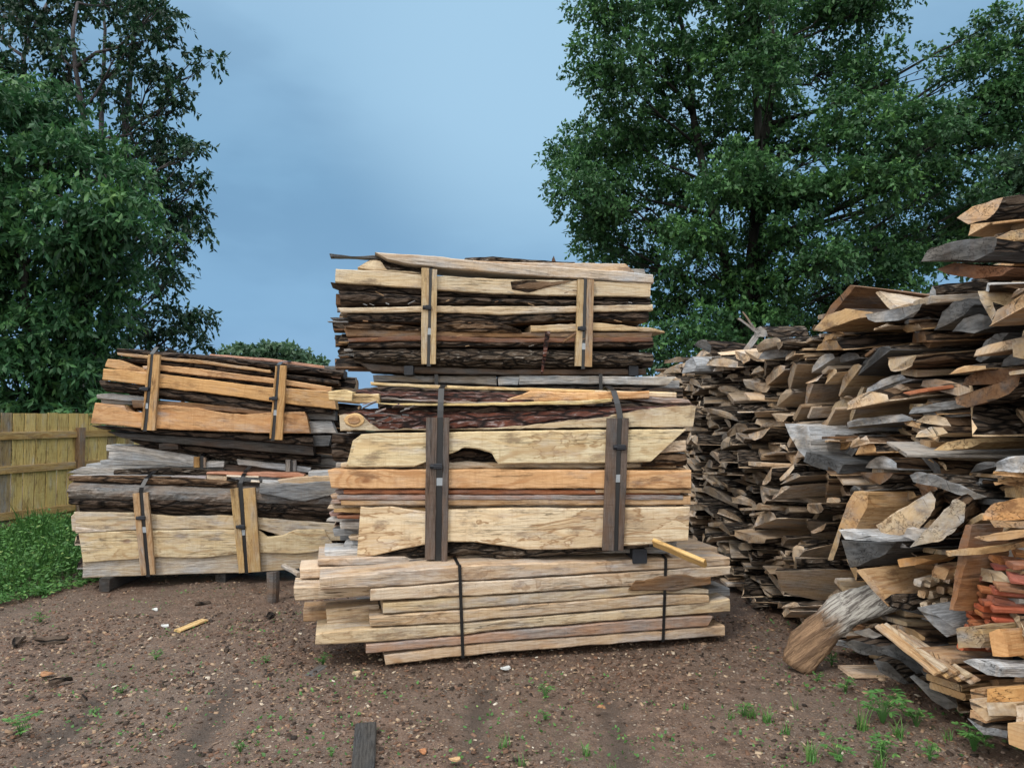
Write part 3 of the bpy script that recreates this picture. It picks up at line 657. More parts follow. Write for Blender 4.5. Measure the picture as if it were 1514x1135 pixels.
B.board([(205, 545), (300, 552), (490, 575)], [(205, 549), (300, 560), (490, 582)], .05, .3, 'umber', kind='bark', m='dark')
B.board([(153, 544), (190, 547), (236, 552), (300, 560), (400, 572), (485, 577), (495, 590)], [(151, 562), (213, 570), (236, 574), (300, 580), (403, 595), (497, 606)], -.005, .25, 'orange', seg=70, c4=(.62, .40, .19, 1))
B.board([(144, 561), (213, 569), (300, 580), (403, 596), (490, 604)], [(155, 580), (213, 583), (300, 598), (403, 610), (490, 612)], .02, .3, 'umber', kind='bark', m='dark', c4=(.14, .085, .055, .9))
B.board([(143, 583), (165, 581), (213, 586)], [(143, 589), (165, 592), (213, 594)], .06, .2, 'grey', jit=.006); B.board([(150, 590), (213, 590), (300, 600)], [(150, 597), (213, 599), (300, 606)], .08, .2, 'dgrey')
B.board([(195, 590), (300, 596), (400, 608)], [(197, 603), (300, 606), (400, 614)], .04, .2, 'brown', jit=.006)
B.board([(141, 595), (160, 597), (184, 599), (188, 606), (195, 608), (213, 608), (232, 597), (260, 599), (290, 602), (330, 610), (360, 612), (400, 609), (450, 608), (453, 613)], [(134, 626), (180, 630), (213, 634), (300, 637), (400, 641), (458, 641)], -.008, .25, 'orange', seg=90, c4=(.60, .37, .19, .97), label='wavy-edged orange board with a notch and knots')
B.board([(450, 606), (496, 607)], [(453, 620), (496, 622)], .1, .2, 'dgrey', c4=(.20, .20, .16, .5)); B.board([(455, 622), (490, 622)], [(457, 641), (497, 641)], .1, .2, 'lgrey')
B.board([(463, 643), (490, 643)], [(463, 660), (486, 660)], .1, .2, 'dgrey')
B.board([(135, 629), (213, 635), (300, 639), (400, 643), (463, 645)], [(150, 634), (213, 640), (300, 646), (400, 654), (463, 660)], .03, .3, 'umber', kind='bark', m='dark')
B.board([(158, 637), (213, 641), (300, 646), (463, 658)], [(180, 648), (213, 652), (300, 660), (463, 674)], .10, .35, 'umber', c4=(.09, .06, .045, .7))
B.board([(190, 650), (300, 659), (470, 675)], [(215, 660), (300, 670), (470, 686)], .2, .4, 'umber', kind='bark', m='dark')
B.board([(235, 655), (250, 653), (262, 656)], [(235, 665), (250, 665), (264, 665)], .12, .3, 'umber', name='block', label='dark log-end spacer')
for r_ in range(6):
    z0 = 2.28-r_*.145
    for ww in (.32, .6):
        B.sd += 1; v, f, mi = slab_mesh(2.35, .26, .13, B.sd, 14); v = [(x, y+.13, z) for x, y, z in v]
        a = -R(5.2); U2 = B.U*math.cos(a)+Vector((0, 0, math.sin(a))); V2 = Vector((-B.U.x*math.sin(a), -B.U.y*math.sin(a), math.cos(a)))
        new_obj('board', v, f, [M['wood'], M['end'], M['dark']], mi, False, frame(U2, B.N, V2, B.world(.15+r_*.02, z0-.1, ww)), B.root, col(rng.choice(('tan', 'brown', 'orange'))))
b4 = (.52, .34, .16, 1)
B.batten((219, 222.5, 524), (208, 211.5, 635), c=b4); B.batten((227, 236.5, 524), (217, 229, 636), c=b4)
B.batten((407, 410, 541), (398, 401, 648), c=b4); B.batten((414, 423.5, 540), (406, 417.5, 650), c=b4)
B.strap((224.5, 523), (214, 637), [(.1, 2.385, .0), (.3, 2.40, .03), (.84, 2.36, .03)], .04, seal=(215.5, 600), ratchet=(216, 575))
B.strap((412, 539), (403.5, 651), [(.1, 2.245, .0), (.3, 2.27, .05), (.84, 2.22, .05)], .04, seal=(405.5, 610), ratchet=(406.5, 589))
# ============================================================ spacers and loose pieces around the stacks
def bar(name, label, cat, P0, P1, w, h, c, mat='wood', group=None, up=(0, 0, 1), seg=12, jit=.004):
    A = (P1-P0); L = A.length; X = A.normalized(); Zv = Vector(up); Y = Zv.cross(X).normalized(); Zv = X.cross(Y)
    v, f, mi = board_mesh(L, 0, h, w, P0.x*9+P0.y, seg, jit); v = [(x, y-w/2, z) for x, y, z in v]
    m = M[mat]; o = new_obj(name, v, f, [m, M['end'] if mat == 'wood' else m], mi, False, frame(X, Y, Zv, P0), None, c if not isinstance(c, str) else col(c))
    return tag(o, label, cat, group)
# black blocks between bundles
for (px, py, Y, s, lab, L_) in ((946, 833, 5.36, .105, 'black square block under the stained bundle, beside the yellow offcut', .8), (604, 554, 5.98, .075, 'black block under the topmost bundle, nearer its batten with the two pale strips', .75), (937, 555, 6.42, .085, 'black block under the topmost bundle, near the tree side', .75)):
    p = at(px, py, Y); bar('spacer_block', lab, 'spacer', p, p+Vector((-.05, L_, 0)), s, s, (.01, .013, .02, 1), 'rubber', 'spacers between bundles')
p = at(617, 849, 5.3); bar('spacer_block', 'short brown wooden block wedged under the stained bundle at the end with splinters', 'spacer', p, p+Vector((0, .8, 0)), .12, .105, (.30, .18, .11, .8), group='spacers between bundles')
p = at(640, 700, 6.4); 
for x in (640, 900):
    q = at(x, 710, 6.25); q.z = 1.0; bar('spacer_block', 'hidden wooden spacer between the two back bundles', 'spacer', q, q+Vector((0, .7, 0)), .09, .07, (.2, .14, .09, .7), group='spacers between bundles')
for (x, Y, lab) in ((160, 7.12, 'small dark block under the fence-side corner of the cream boards'), (330, 7.4, 'dark block under the middle of the cream boards')):
    q = at(x, 613, Y); q.z = .0; bar('spacer_block', lab, 'spacer', q, q+Vector((-.02, .9, 0)), .1, .125, (.07, .05, .04, .7), group='spacers between bundles')
# stub post in front of the left stack
p = on_ground(402, 893); V_, F_ = tube([p, p+Vector((.01, .0, .12)), p+Vector((0, .02, .285))], [.058, .056, .055], 12, 3, .12)
o = new_obj('stub_post', [v-p for v in map(Vector, V_)], F_, [M['wood']], None, False, Matrix.Translation(p), None, (.16, .11, .08, .8)); tag(o, 'short weathered round post standing in front of the cream board bundle', 'post')
# loose bits
a_, b_ = at(968, 806, 5.2), at(1044, 838, 4.95)
bar('offcut', 'fresh yellow offcut stick sticking out between the two front bundles', 'offcut', a_, b_, .03, .075, (.62, .45, .20, 1), up=(.25, -.9, .4))
a_, b_ = on_ground(262, 934, .01), on_ground(303, 918, .02); bar('offcut', 'thin yellow strip of wood lying alone on the dirt', 'offcut', a_, b_, .07, .018, (.62, .47, .24, 1))
a_, b_ = on_ground(440, 1013, .005), on_ground(478, 985, .02); bar('offcut', 'flat brown strip on the dirt beside a small weed', 'offcut', a_, b_, .07, .012, (.16, .12, .10, .7))
a_, b_ = on_ground(536, 1160, .0), on_ground(541, 1080, .0); bar('plank', 'dark wet plank lying on the dirt at the bottom of the picture', 'plank', a_, b_, .11, .045, (.05, .05, .052, .6), up=(0, 0, 1))
a_, b_ = at(438, 842, 5.9), at(424, 855, 5.9); b_ = at(421, 838, 6.0)
bar('offcut', 'small loose stick poking out beside the lowest pale timbers', 'offcut', at(419, 839, 5.9), at(443, 852, 5.6), .04, .03, (.45, .36, .25, .8))
def flake(name, label, cat, px, py, s, c, mat='wood', thick=.006, asp=.6, n=9):
    p = on_ground(px, py, .012); V_, F_ = [], []
    for z, k in ((0, 1), (thick, .9)):
        for i in range(n):
            a = 2*math.pi*i/n; r_ = s*k*(1+.3*fb(math.cos(a)*2, math.sin(a)*2, px))
            V_.append((r_*math.cos(a), r_*math.sin(a)*asp, z+.15*s*math.cos(2*a+px)))
    F_ = [tuple(range(n-1, -1, -1)), tuple(range(n, 2*n))]+[(i, (i+1) % n, n+(i+1) % n, n+i) for i in range(n)]
    o = new_obj(name, V_, F_, [M[mat]], None, False, Matrix.Translation(p) @ Matrix.Rotation(px*1.3, 4, 'Z'), None, c); return tag(o, label, cat)
flake('litter', 'crumpled white scrap nearest the cream board bundle', 'litter', 229, 901, .035, None, 'white', .01)
flake('litter', 'white scrap close to the thin yellow strip', 'litter', 244, 925, .035, None, 'white', .01)
flake('litter', 'small white scrap in front of the lowest pale timbers', 'litter', 747, 988, .035, None, 'white', .012)
flake('wood_chip', 'pale yellow chunky chip in front of the pinkish timber', 'wood chip', 527, 997, .028, (.62, .5, .3, 1), thick=.02)
flake('wood_chip', 'orange chip on bare dirt below the strapped stack', 'wood chip', 889, 1045, .03, (.40, .22, .11, 1))
flake('leaf_litter', 'orange dead leaf near the dark wet plank', 'leaf', 625, 1110, .03, (.40, .19, .09, 1))
flake('leaf_litter', 'tan dead leaf beside the orange one near the plank', 'leaf', 672, 1122, .03, (.5, .36, .22, 1))
flake('wood_chip', 'orange bark flakes patch on dirt before the fence', 'wood chip', 70, 996, .05, (.36, .2, .11, .9), thick=.008)
for px, py, s, lab in ((400, 913, .12, 'black curled bark strip lying before the stub post'), (75, 947, .13, 'black bark piece on dirt in front of the green weeds'), (28, 948, .11, 'black bark piece at the outer edge before the weeds'), (90, 1008, .07, 'small black bark bit below the orange flakes'), (125, 1034, .05, 'small black bark bit in bare dirt nearest the viewer'), (335, 962, .06, 'dark bark bit between yellow strip and brown strip'), (300, 893, .07, 'dark bark bit just before the cream board bundle')):
    flake('bark_piece', lab, 'bark', px, py, s, (.03, .025, .025, .5), 'dark', .02, .3, 12)

# ============================================================ fence
FA = Vector((-7.21, 10.3, 0)); FD = Vector((.38, 1.1, 0)).normalized(); FN = Vector((FD.y, -FD.x, 0))   # FN points at the yard
fo = empty('wooden_fence', FA, 'yellowish picket board fence with three rails behind the green weeds', 'fence')
def fpart(name, P0, X, L, w, t, c, off):
    Z_ = FN; Y_ = Z_.cross(X); rings_v, f, mi = board_mesh(L, 0, t, w, P0.x*5+P0.y*3+L, 14, .003)
    v = [(x, y-w/2, z) for x, y, z in rings_v]
    new_obj(name, v, f, [M['wood'], M['wood']], mi, False, frame(X, Y_, Z_, P0+FN*off), fo, c)
UP = Vector((0, 0, 1))
for k in range(-14, 34):
    p = FA+FD*(k*.178+.09); g = rng.random()
    c_ = (.50+.12*g, .41+.09*g, .16+.05*g, 1) if g > .25 else (.33, .25, .12, .85)
    p.z = -.02; fpart('fence_board', p, UP, 1.745+rng.uniform(-.008, .008), .165, .02, c_, 0)
for z in (.27, .92, 1.40):
    for k in (-1, 0, 1, 2):
        p = FA+FD*(1.24+(k-1)*2.4+.06); p.z = z; fpart('fence_rail', p, FD, 2.28, .11, .045, (.44, .31, .13, .97), .021)
for k in (-1, 0, 1, 2, 3):
    p = FA+FD*(1.24+(k-1)*2.4); p.z = -.02; fpart('fence_post', p, UP, 1.52, .11, .09, (.26, .17, .10, .9), .021)

# ============================================================ ground
def rut(x, y, x0, s): return math.exp(-((x-x0-s*(y-4.7))/.13)**2)*max(0, min(1, (5.1-y)/.4))
def gz(x, y): return -.038*(rut(x, y, -.17, .05)+rut(x, y, .60, .05)+.7*rut(x, y, -1.75, -.12)+.7*rut(x, y, -2.5, -.12))+ .035*fb(x*.35, y*.35, 0, 3)+.016*fb(x*1.3, y*1.3, 2, 1)+.010*fb(x*4, y*4, 5)
t = NT('yard_dirt'); P = t.n('ShaderNodeTexCoord').outputs['Object']
x_, y_, z_ = t.sep(P)[:3]; P2 = t.comb(x_, y_, 0.0)
n0 = t.noise(P2, .8, 4, .6); n1 = t.noise(P2, 9, 5, .65); n2 = t.noise(P2, 70, 4, .65)
base = t.mix(t.ss(n1, .3, .7), (.052, .032, .024), (.160, .104, .077))
base = t.mix(t.ss(n0, .38, .62, 0, .6), base, (.115, .09, .074))
base = t.mix(t.ss(n2, .45, .75, 0, .75), base, (.23, .155, .11))
def chips(sc, lo, hi, seed):
    v = t.n('ShaderNodeTexVoronoi', feature='F1'); t.put(v.inputs['Vector'], t.vm('ADD', P2, (seed, seed*2, 0))); v.inputs['Scale'].default_value = sc
    s_ = t.sep(v.outputs['Color']); pick = t.ss(s_[0], lo, hi); m_ = t.ss(v.outputs['Distance'], .42, .30)
    c = t.ramp(s_[1], [(0, (.05, .03, .022)), (.3, (.14, .085, .055)), (.6, (.26, .17, .11)), (.85, (.20, .18, .16)), (1, (.45, .38, .30))])
    return t.math('MULTIPLY', pick, m_), c
f1, c1 = chips(45, .45, .5, 1); f2, c2 = chips(110, .3, .4, 7); f3, c3 = chips(24, .8, .83, 4)
base = t.mix(t.math('MULTIPLY', f2, .8), base, c2); base = t.mix(t.math('MULTIPLY', f1, .85), base, c1); base = t.mix(t.math('MULTIPLY', f3, .7), base, c3)
damp = t.math('MULTIPLY', t.ss(t.noise(P2, (.55, .35, 1), 4, .6, .6), .50, .62), .55)
base = t.mix(damp, base, t.mix(1.0, base, (.50, .47, .45), 'MULTIPLY'))
for x0, k_ in ((-.17, .05), (.60, .05), (-1.75, -.12), (-2.5, -.12)):
    dx_ = t.math('ABSOLUTE', t.math('SUBTRACT', t.math('SUBTRACT', x_, x0), t.math('MULTIPLY', t.math('SUBTRACT', y_, 4.7), k_)))
    wet = t.math('MULTIPLY', t.ss(t.math('ADD', dx_, t.math('MULTIPLY', n1, .12)), .20, .07), t.ss(y_, 5.1, 4.5))
    base = t.mix(t.math('MULTIPLY', wet, t.ss(n0, .35, .6, .45, .85)), base, (.055, .042, .034))
h = t.math('ADD', t.math('ADD', f1, t.math('MULTIPLY', f2, .6)), t.math('ADD', n2, t.math('MULTIPLY', n1, 1.5)))
far = t.ss(y_, 16, 26)
base = t.mix(far, base, t.mix(n1, (.03, .06, .02), (.06, .10, .03)))
gm = t.out(base, t.math('SUBTRACT', t.ss(n1, .35, .7, .55, .9), t.math('MULTIPLY', damp, .4)), t.bump(h, .8, .012), .35)
xs = sorted(set([-150, -80, -45, -25, -15]+[-10+.10*i for i in range(171)]+[12, 20, 40, 80, 150])); ys = sorted(set([-30, -10, -3]+[.5+.09*i for i in range(125)]+[13, 15, 18, 22, 30, 45, 70, 110, 180, 300]))
V = [(x, y, gz(x, y) if abs(x) < 11 and 0 < y < 13 else 0) for y in ys for x in xs]; nx = len(xs)
F = [(j*nx+i, j*nx+i+1, (j+1)*nx+i+1, (j+1)*nx+i) for j in range(len(ys)-1) for i in range(nx-1)]
tag(new_obj('ground', V, F, gm, None, True), kind='structure')

# wood chips, gravel and bark crumbs on the dirt: one mass nobody could count
def np_mesh(name, V, nper, polys, mat, attr=None, parent=None, cols=None):
    me = bpy.data.meshes.new(name); nV = len(V); K = nV//nper
    P_ = np.array(polys); nf = len(P_); fv = P_.shape[1]
    idx = (np.arange(K)[:, None, None]*nper + P_[None]).reshape(-1)
    me.vertices.add(nV); me.vertices.foreach_set('co', V.astype(np.float32).reshape(-1))
    me.loops.add(len(idx)); me.loops.foreach_set('vertex_index', idx.astype(np.int32))
    me.polygons.add(K*nf); me.polygons.foreach_set('loop_start', (np.arange(K*nf)*fv).astype(np.int32)); 
    me.update(calc_edges=True); me.materials.append(mat)
    if attr is not None:
        a = me.attributes.new('tint', 'FLOAT', 'FACE'); a.data.foreach_set('value', np.repeat(attr, nf).astype(np.float32))
    o = bpy.data.objects.new(name, me); C.objects.link(o)
    if parent: o.parent = parent; o.matrix_basis = Matrix.Translation(-parent.location)
    return o
nr = np.random.default_rng(5)
def gzv(x, y):
    return np.array([gz(a, b) for a, b in zip(x, y)])
N_ = 75000
d_ = 2.2+8.5*nr.random(N_)**1.35; lat = (nr.random(N_)-.5)*1.6*d_; X_, Y_ = lat, d_
cl_ = np.sin(X_*2.1+np.sin(Y_*1.7)*1.5)*np.cos(Y_*2.3+X_)+.6*np.sin(X_*7+Y_*3)*np.cos(Y_*6-X_*2)
keep = (X_ < 3.2) & (nr.random(N_) < .45+.5*cl_+.5*(np.abs(Y_-5.4) < .9))
X_, Y_ = X_[keep], Y_[keep]; N_ = len(X_); Z_ = gzv(X_, Y_)
big = nr.random(N_)**5; L_ = .005+.016*nr.random(N_)+.024*big; W_ = L_*(.3+.5*nr.random(N_)); H_ = W_*(.15+.3*nr.random(N_))
a = nr.random(N_)*6.283; tx = (nr.random(N_)-.5)*.7; ty = (nr.random(N_)-.5)*.7
tpl = np.array([[-1, -.8, 0], [1, -1, 0], [.9, .9, 0], [-.8, 1, 0], [-.8, -.7, 1], [.9, -.6, 1], [.7, .8, 1], [-.9, .7, 1]], float)
v = tpl[None]*np.stack([L_, W_, H_], 1)[:, None]/2*np.array([1, 1, 2]); v = v*(1+.35*(nr.random(v.shape)-.5))
v[..., 2] += v[..., 0]*tx[:, None]+v[..., 1]*ty[:, None]+.002
ca, sa = np.cos(a)[:, None], np.sin(a)[:, None]
vx = v[..., 0]*ca-v[..., 1]*sa+X_[:, None]; vy = v[..., 0]*sa+v[..., 1]*ca+Y_[:, None]; vz = v[..., 2]+Z_[:, None]
t = NT('wood_chips'); at_ = t.n('ShaderNodeAttribute', attribute_name='tint').outputs['Fac']
cc = t.ramp(at_, [(0, (.018, .013, .01)), (.3, (.06, .036, .024)), (.55, (.17, .09, .055)), (.74, (.20, .15, .12)), (.88, (.28, .18, .11)), (.975, (.38, .29, .20)), (1, (.55, .50, .42))])
cm = t.out(cc, .7, None, .3)
o = np_mesh('wood_chips', np.stack([vx, vy, vz], -1).reshape(-1, 3), 8, [(4, 5, 6, 7), (0, 1, 5, 4), (1, 2, 6, 5), (2, 3, 7, 6), (3, 0, 4, 7)], cm, nr.random(N_)); tag(o, kind='stuff')

# ============================================================ foliage
def leaf_mat(name, stops, transl=.3, rough=.5):
    t = NT(name); a = t.n('ShaderNodeAttribute', attribute_name='tint').outputs['Fac']
    c = t.ramp(a, stops); return t.out(c, rough, None, .35, transl)
LM1B = leaf_mat('rear_tree_leaves', [(0, (.012, .038, .020)), (.5, (.026, .078, .034)), (.85, (.06, .15, .05)), (1, (.12, .24, .07))])  # deeper green for the airy rear tree
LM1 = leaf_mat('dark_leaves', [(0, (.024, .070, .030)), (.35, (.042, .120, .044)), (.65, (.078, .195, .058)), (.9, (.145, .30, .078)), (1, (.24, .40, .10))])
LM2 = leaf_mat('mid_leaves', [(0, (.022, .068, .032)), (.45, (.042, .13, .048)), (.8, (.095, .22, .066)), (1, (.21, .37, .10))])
LMW = leaf_mat('weed_leaves', [(0, (.03, .085, .022)), (.5, (.075, .20, .05)), (.85, (.14, .30, .07)), (1, (.30, .42, .13))])
LMG = leaf_mat('far_leaves', [(0, (.04, .085, .05)), (.5, (.07, .14, .075)), (1, (.13, .22, .11))])
def leaves(P, D, L, W, nrnd, fold=.25):
    """P base points, D unit directions, L, W sizes -> rhombic folded leaves, 4 vertices each"""
    n = len(P); upv = nrnd.normal(size=(n, 3))*.5+np.array([0, 0, 1.0]); S = np.cross(D, upv); S /= np.linalg.norm(S, axis=1, keepdims=True)+1e-9
    Nn = np.cross(S, D); m_ = P+D*(L*.42)[:, None]
    l = m_+S*(W/2)[:, None]-Nn*(W*fold)[:, None]; r_ = m_-S*(W/2)[:, None]-Nn*(W*fold)[:, None]
    tip = P+D*L[:, None]-Nn*(L*.12)[:, None]
    return np.stack([P, l, tip, r_], 1).reshape(-1, 3)
def crown_mesh(name, clumps, seed, sprays, per, leaf, mat, parent, droop=.5, flat=.6, spraylen=.22):
    """clumps: (x,y,z,r,bright)"""
    q = np.random.default_rng(seed); Ps, Ds, Ls, Ws, Ts = [], [], [], [], []
    for (x, y, z, r_, br) in clumps:
        ns = max(3, int(sprays*(r_/.5)**2)); c = np.array([x, y, z])
        d = q.normal(size=(ns, 3)); d /= np.linalg.norm(d, axis=1, keepdims=True)
        d[:, 2] = np.where(q.random(ns) < .7, np.abs(d[:, 2]), d[:, 2]); rad = q.random(ns)**.3; sp = c+d*(rad*r_)[:, None]*np.array([1, 1, flat])
        out = d*.8+np.array([0, 0, .15])+q.normal(size=(ns, 3))*.4; out /= np.linalg.norm(out, axis=1, keepdims=True)
        tb = np.clip(q.random(ns)*.55+.25*br+(.12*d[:, 2]*rad), 0, 1)  # leaf colour lightened towards clump tops, light from above painted in
        for k in range(per):
            f = (k+.5)/per; b = sp+out*(spraylen*f); b[:, 2] -= droop*spraylen*f*f
            D = out*.5+q.normal(size=(ns, 3))*.62; D[:, 2] -= droop; D /= np.linalg.norm(D, axis=1, keepdims=True)
            Ps.append(b); Ds.append(D); s_ = .7+.6*q.random(ns); Ls.append(leaf[0]*s_); Ws.append(leaf[1]*s_)
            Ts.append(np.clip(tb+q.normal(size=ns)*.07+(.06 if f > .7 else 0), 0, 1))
    P_, D_, L2, W2, T2 = map(np.concatenate, (Ps, Ds, Ls, Ws, Ts))
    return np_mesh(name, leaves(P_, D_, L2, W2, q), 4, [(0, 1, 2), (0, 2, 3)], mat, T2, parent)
t = NT('tree_bark'); P = t.n('ShaderNodeTexCoord').outputs['Object']; nn = t.noise(P, (9, 9, 2), 5, .7)
TB = t.out(t.mix(t.ss(nn, .3, .7), (.008, .009, .008), (.03, .03, .026)), .9, t.bump(nn, 1, .04), .2)
t = NT('grey_tree_bark'); P = t.n('ShaderNodeTexCoord').outputs['Object']; nn = t.noise(P, (9, 9, 2), 5, .7)
TB2 = t.out(t.mix(t.ss(nn, .3, .7), (.04, .037, .04), (.11, .10, .105)), .9, t.bump(nn, 1, .04), .2)

def tree(name, label, base, lobes, seed, top, tr, sprays, per, leaf, mat, cpl=20, bark=None, droop=.5, cr=(.35, .65), flat=.6, nstems=1, group=None, shell=.35, spraylen=.22, limbs_r=.07, dens=1.0):
    """lobes: (px, py, Y, rx, ry, rz, brightness) foliage masses; limbs run from the trunk into each"""
    q = random.Random(seed); root = empty(name, base, label, 'tree', group); V, F = [], []
    def add(path, rad, n=7):
        v, f = tube(path, rad, n, seed, .15); o_ = len(V); V.extend(v); F.extend([tuple(i+o_ for i in x) for x in f])
    stems = []
    for s_ in range(nstems):
        a = 2*math.pi*s_/max(nstems, 1)+.4; sp = .10*top if nstems > 1 else .02*top
        path = []; n = 14
        for i in range(n+1):
            f = i/n; path.append(Vector((base.x+sp*math.cos(a)*f**1.2+.6*fb(f*3, s_*3.3, 1, seed)*f*2, base.y+sp*math.sin(a)*f**1.2+.6*fb(f*3, s_*3.3, 7, seed)*f*2, base.z-.1+top*f*(1-.06*s_))))
        add(path, [tr*(1.25-.25*min(1, i*3/n))*(1-.9*i/n)**.8/(1 if nstems == 1 else 1.35)+.01 for i in range(n+1)], 12); stems.append(path)
    cl = []
    for (px, py, Y, rx, ry, rz, br) in lobes:
        c = at(px, py, Y); st = min(stems, key=lambda s_: min((p_-c).length for p_ in s_))
        hz = max(base.z+.18*top, min(c.z-.35*math.hypot(c.x-base.x, c.y-base.y)-.3, base.z+top*.85))
        a = min(st, key=lambda p_: abs(p_.z-hz)); dist = (c-a).length
        mid = a.lerp(c, .5)+Vector((0, 0, -.06*dist)); path = [a, a.lerp(mid, .5), mid, mid.lerp(c, .5)+Vector((0, 0, .02*dist)), c]
        path = [p_+Vector((.08*dist*fb(i, 1, 1, c.x), .08*dist*fb(i, 1, 5, c.x), .05*dist*fb(i, 1, 9, c.x)))*(0 < i < 4) for i, p_ in enumerate(path)]
        r0 = min(tr*.55, limbs_r*(.5+dist*.18)); add(path, [r0, r0*.8, r0*.6, r0*.42, r0*.22], 6)
        nc = max(4, int(cpl*dens*(rx*ry*rz)**(1/1.5)/1.8))
        for k in range(nc):
            while True:
                d = Vector((q.gauss(0, 1), q.gauss(0, 1), q.gauss(0, 1))).normalized(); rr = shell+(1-shell)*q.random()**.6
                break
            p = c+Vector((d.x*rx*rr, d.y*ry*rr, d.z*rz*rr)); r_ = q.uniform(*cr)
            bb = br+(.25 if d.z > .2 and rr > .75 else 0)+q.uniform(-.3, .3)  # upper outer clumps get paler tint: young growth plus painted top light
            cl.append((p.x, p.y, p.z, r_, bb))
            s0 = path[q.choice((2, 3, 3, 4))]; m_ = s0.lerp(p, .5)+Vector((0, 0, -.08*(p-s0).length)); add([s0, m_, p], [r0*.25+.004, .010, .004], 4)
    tk = new_obj('trunk', [v-base for v in V], F, [bark or TB], None, True, Matrix.Translation(base), root)
    crown_mesh('crown', cl, seed, sprays, per, leaf, mat, root, droop, flat, spraylen)
    return root
rt = [(905,15),(975,-5),(1065,-10),(1155,0),(1245,0),(1300,0),(912,105),(985,100),(1060,95),(1145,100),(1235,105),(1310,110),(915,200),(990,195),(1075,190),(1160,200),(1250,200),(1335,195),
      (880,285),(925,285),(1010,290),(1095,285),(1180,290),(1270,285),(1355,275),(890,348),(945,365),(1030,375),(1120,370),(1215,370),(1305,360),(1385,345),(975,440),(1060,445),(1150,440),(1240,430),(1330,415),(1010,505),(1110,505),(1200,490),(858,240)]
q_ = random.Random(3)
lob = [(x, y, 19+q_.uniform(-2.2, 2.2), q_.uniform(.85, 1.15)*(.75 if x < 900 else 1), 1.3, q_.uniform(.7, 1.0), q_.uniform(-.1, .35)) for x, y in rt]
lob += [(x, y, 18.5, r_, 1.0, r_*.75, q_.uniform(-.2, .2)) for x, y, r_ in ((1450,45,.6),(1505,60,.7),(1425,105,.7),(1490,135,.8),(1445,190,.8),(1400,200,.6),(1560,90,1),(1470,165,.8),(1400,265,.7),(1440,300,.55),(1500,190,.4))]
lob += [(x, y, 16.9, 1.0, .8, .8, .2) for x, y in ((1120, 20), (1140, 100), (1100, 260))]
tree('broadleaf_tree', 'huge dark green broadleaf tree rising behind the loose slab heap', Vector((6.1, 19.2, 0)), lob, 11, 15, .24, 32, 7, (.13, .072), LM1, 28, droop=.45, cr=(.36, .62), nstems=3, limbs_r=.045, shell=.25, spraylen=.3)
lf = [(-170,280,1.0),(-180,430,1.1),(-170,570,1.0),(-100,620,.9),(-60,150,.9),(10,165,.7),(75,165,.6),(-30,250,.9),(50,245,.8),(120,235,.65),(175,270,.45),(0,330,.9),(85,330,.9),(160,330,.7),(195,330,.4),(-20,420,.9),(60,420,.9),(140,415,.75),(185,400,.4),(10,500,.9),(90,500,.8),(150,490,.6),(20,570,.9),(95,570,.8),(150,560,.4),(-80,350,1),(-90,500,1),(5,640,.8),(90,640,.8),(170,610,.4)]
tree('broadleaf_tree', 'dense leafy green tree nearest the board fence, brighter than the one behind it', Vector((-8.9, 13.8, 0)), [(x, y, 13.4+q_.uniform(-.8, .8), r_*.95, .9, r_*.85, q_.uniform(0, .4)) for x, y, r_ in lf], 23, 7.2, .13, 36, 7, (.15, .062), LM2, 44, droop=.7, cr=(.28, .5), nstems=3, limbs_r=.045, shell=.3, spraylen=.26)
lb = [(-20,20,.9),(50,10,.8),(125,-5,.8),(190,5,.8),(235,10,.55),(70,60,.6),(180,70,.6),(240,55,.45),(225,115,.6),(283,92,.4),(180,140,.6),(255,150,.5),(225,190,.55),(262,215,.3),(240,225,.35),(285,220,.12),(190,230,.6),(215,270,.6),(262,268,.4),(292,268,.2),(240,320,.6),(285,315,.25),(200,370,.7),(250,370,.5),(285,345,.25),(220,430,.6),(255,410,.3),(200,490,.7),(240,470,.4),(270,475,.35),(295,470,.15),(225,530,.6),(275,505,.3),(170,560,.7),(100,100,.7),(0,90,.8)]
tree('broadleaf_tree', 'tall darker airy tree with pale grey limbs behind the dense leafy one', Vector((-10.2, 17.5, 0)), [(x, y, 17+q_.uniform(-1, 1), r_*1.12, r_*1.1, r_*.85, q_.uniform(-.4, 0)) for x, y, r_ in lb], 37, 13.5, .17, 26, 7, (.14, .065), LM1B, 42, bark=TB2, droop=.8, cr=(.25, .45), nstems=4, limbs_r=.05, shell=.15)
tree('broadleaf_tree', 'small round distant tree peeking over the honey-coloured bundle', at(395, 630, 58)-Vector((0, 0, .8)), [(x, y, 58+q_.uniform(-2, 2), r_, 2, r_*.7, .2) for x, y, r_ in ((395,530,2.1),(360,535,1.6),(435,535,1.7),(330,545,1.5),(400,560,2.5),(450,560,2),(345,570,2),(305,545,1.0),(300,580,2),(400,600,2.5))], 5, 7, .3, 9, 4, (.42, .30), LMG, 10, cr=(.5, .9), limbs_r=.04)
tree('broadleaf_tree', 'paler far tree behind the top of the slab heap beside the huge one', Vector((24.3, 35, 0)), [(x, y, 35+q_.uniform(-1.5, 1.5), r_, 1.6, r_*.8, .3) for x, y, r_ in ((1500,270,1.6),(1465,290,1.0),(1530,240,1.8),(1510,330,2),(1450,340,1.5),(1560,300,2),(1420,370,1.5),(1500,400,2.4))], 6, 12, .3, 14, 5, (.26, .17), LMG, 14, cr=(.45, .8), limbs_r=.04)

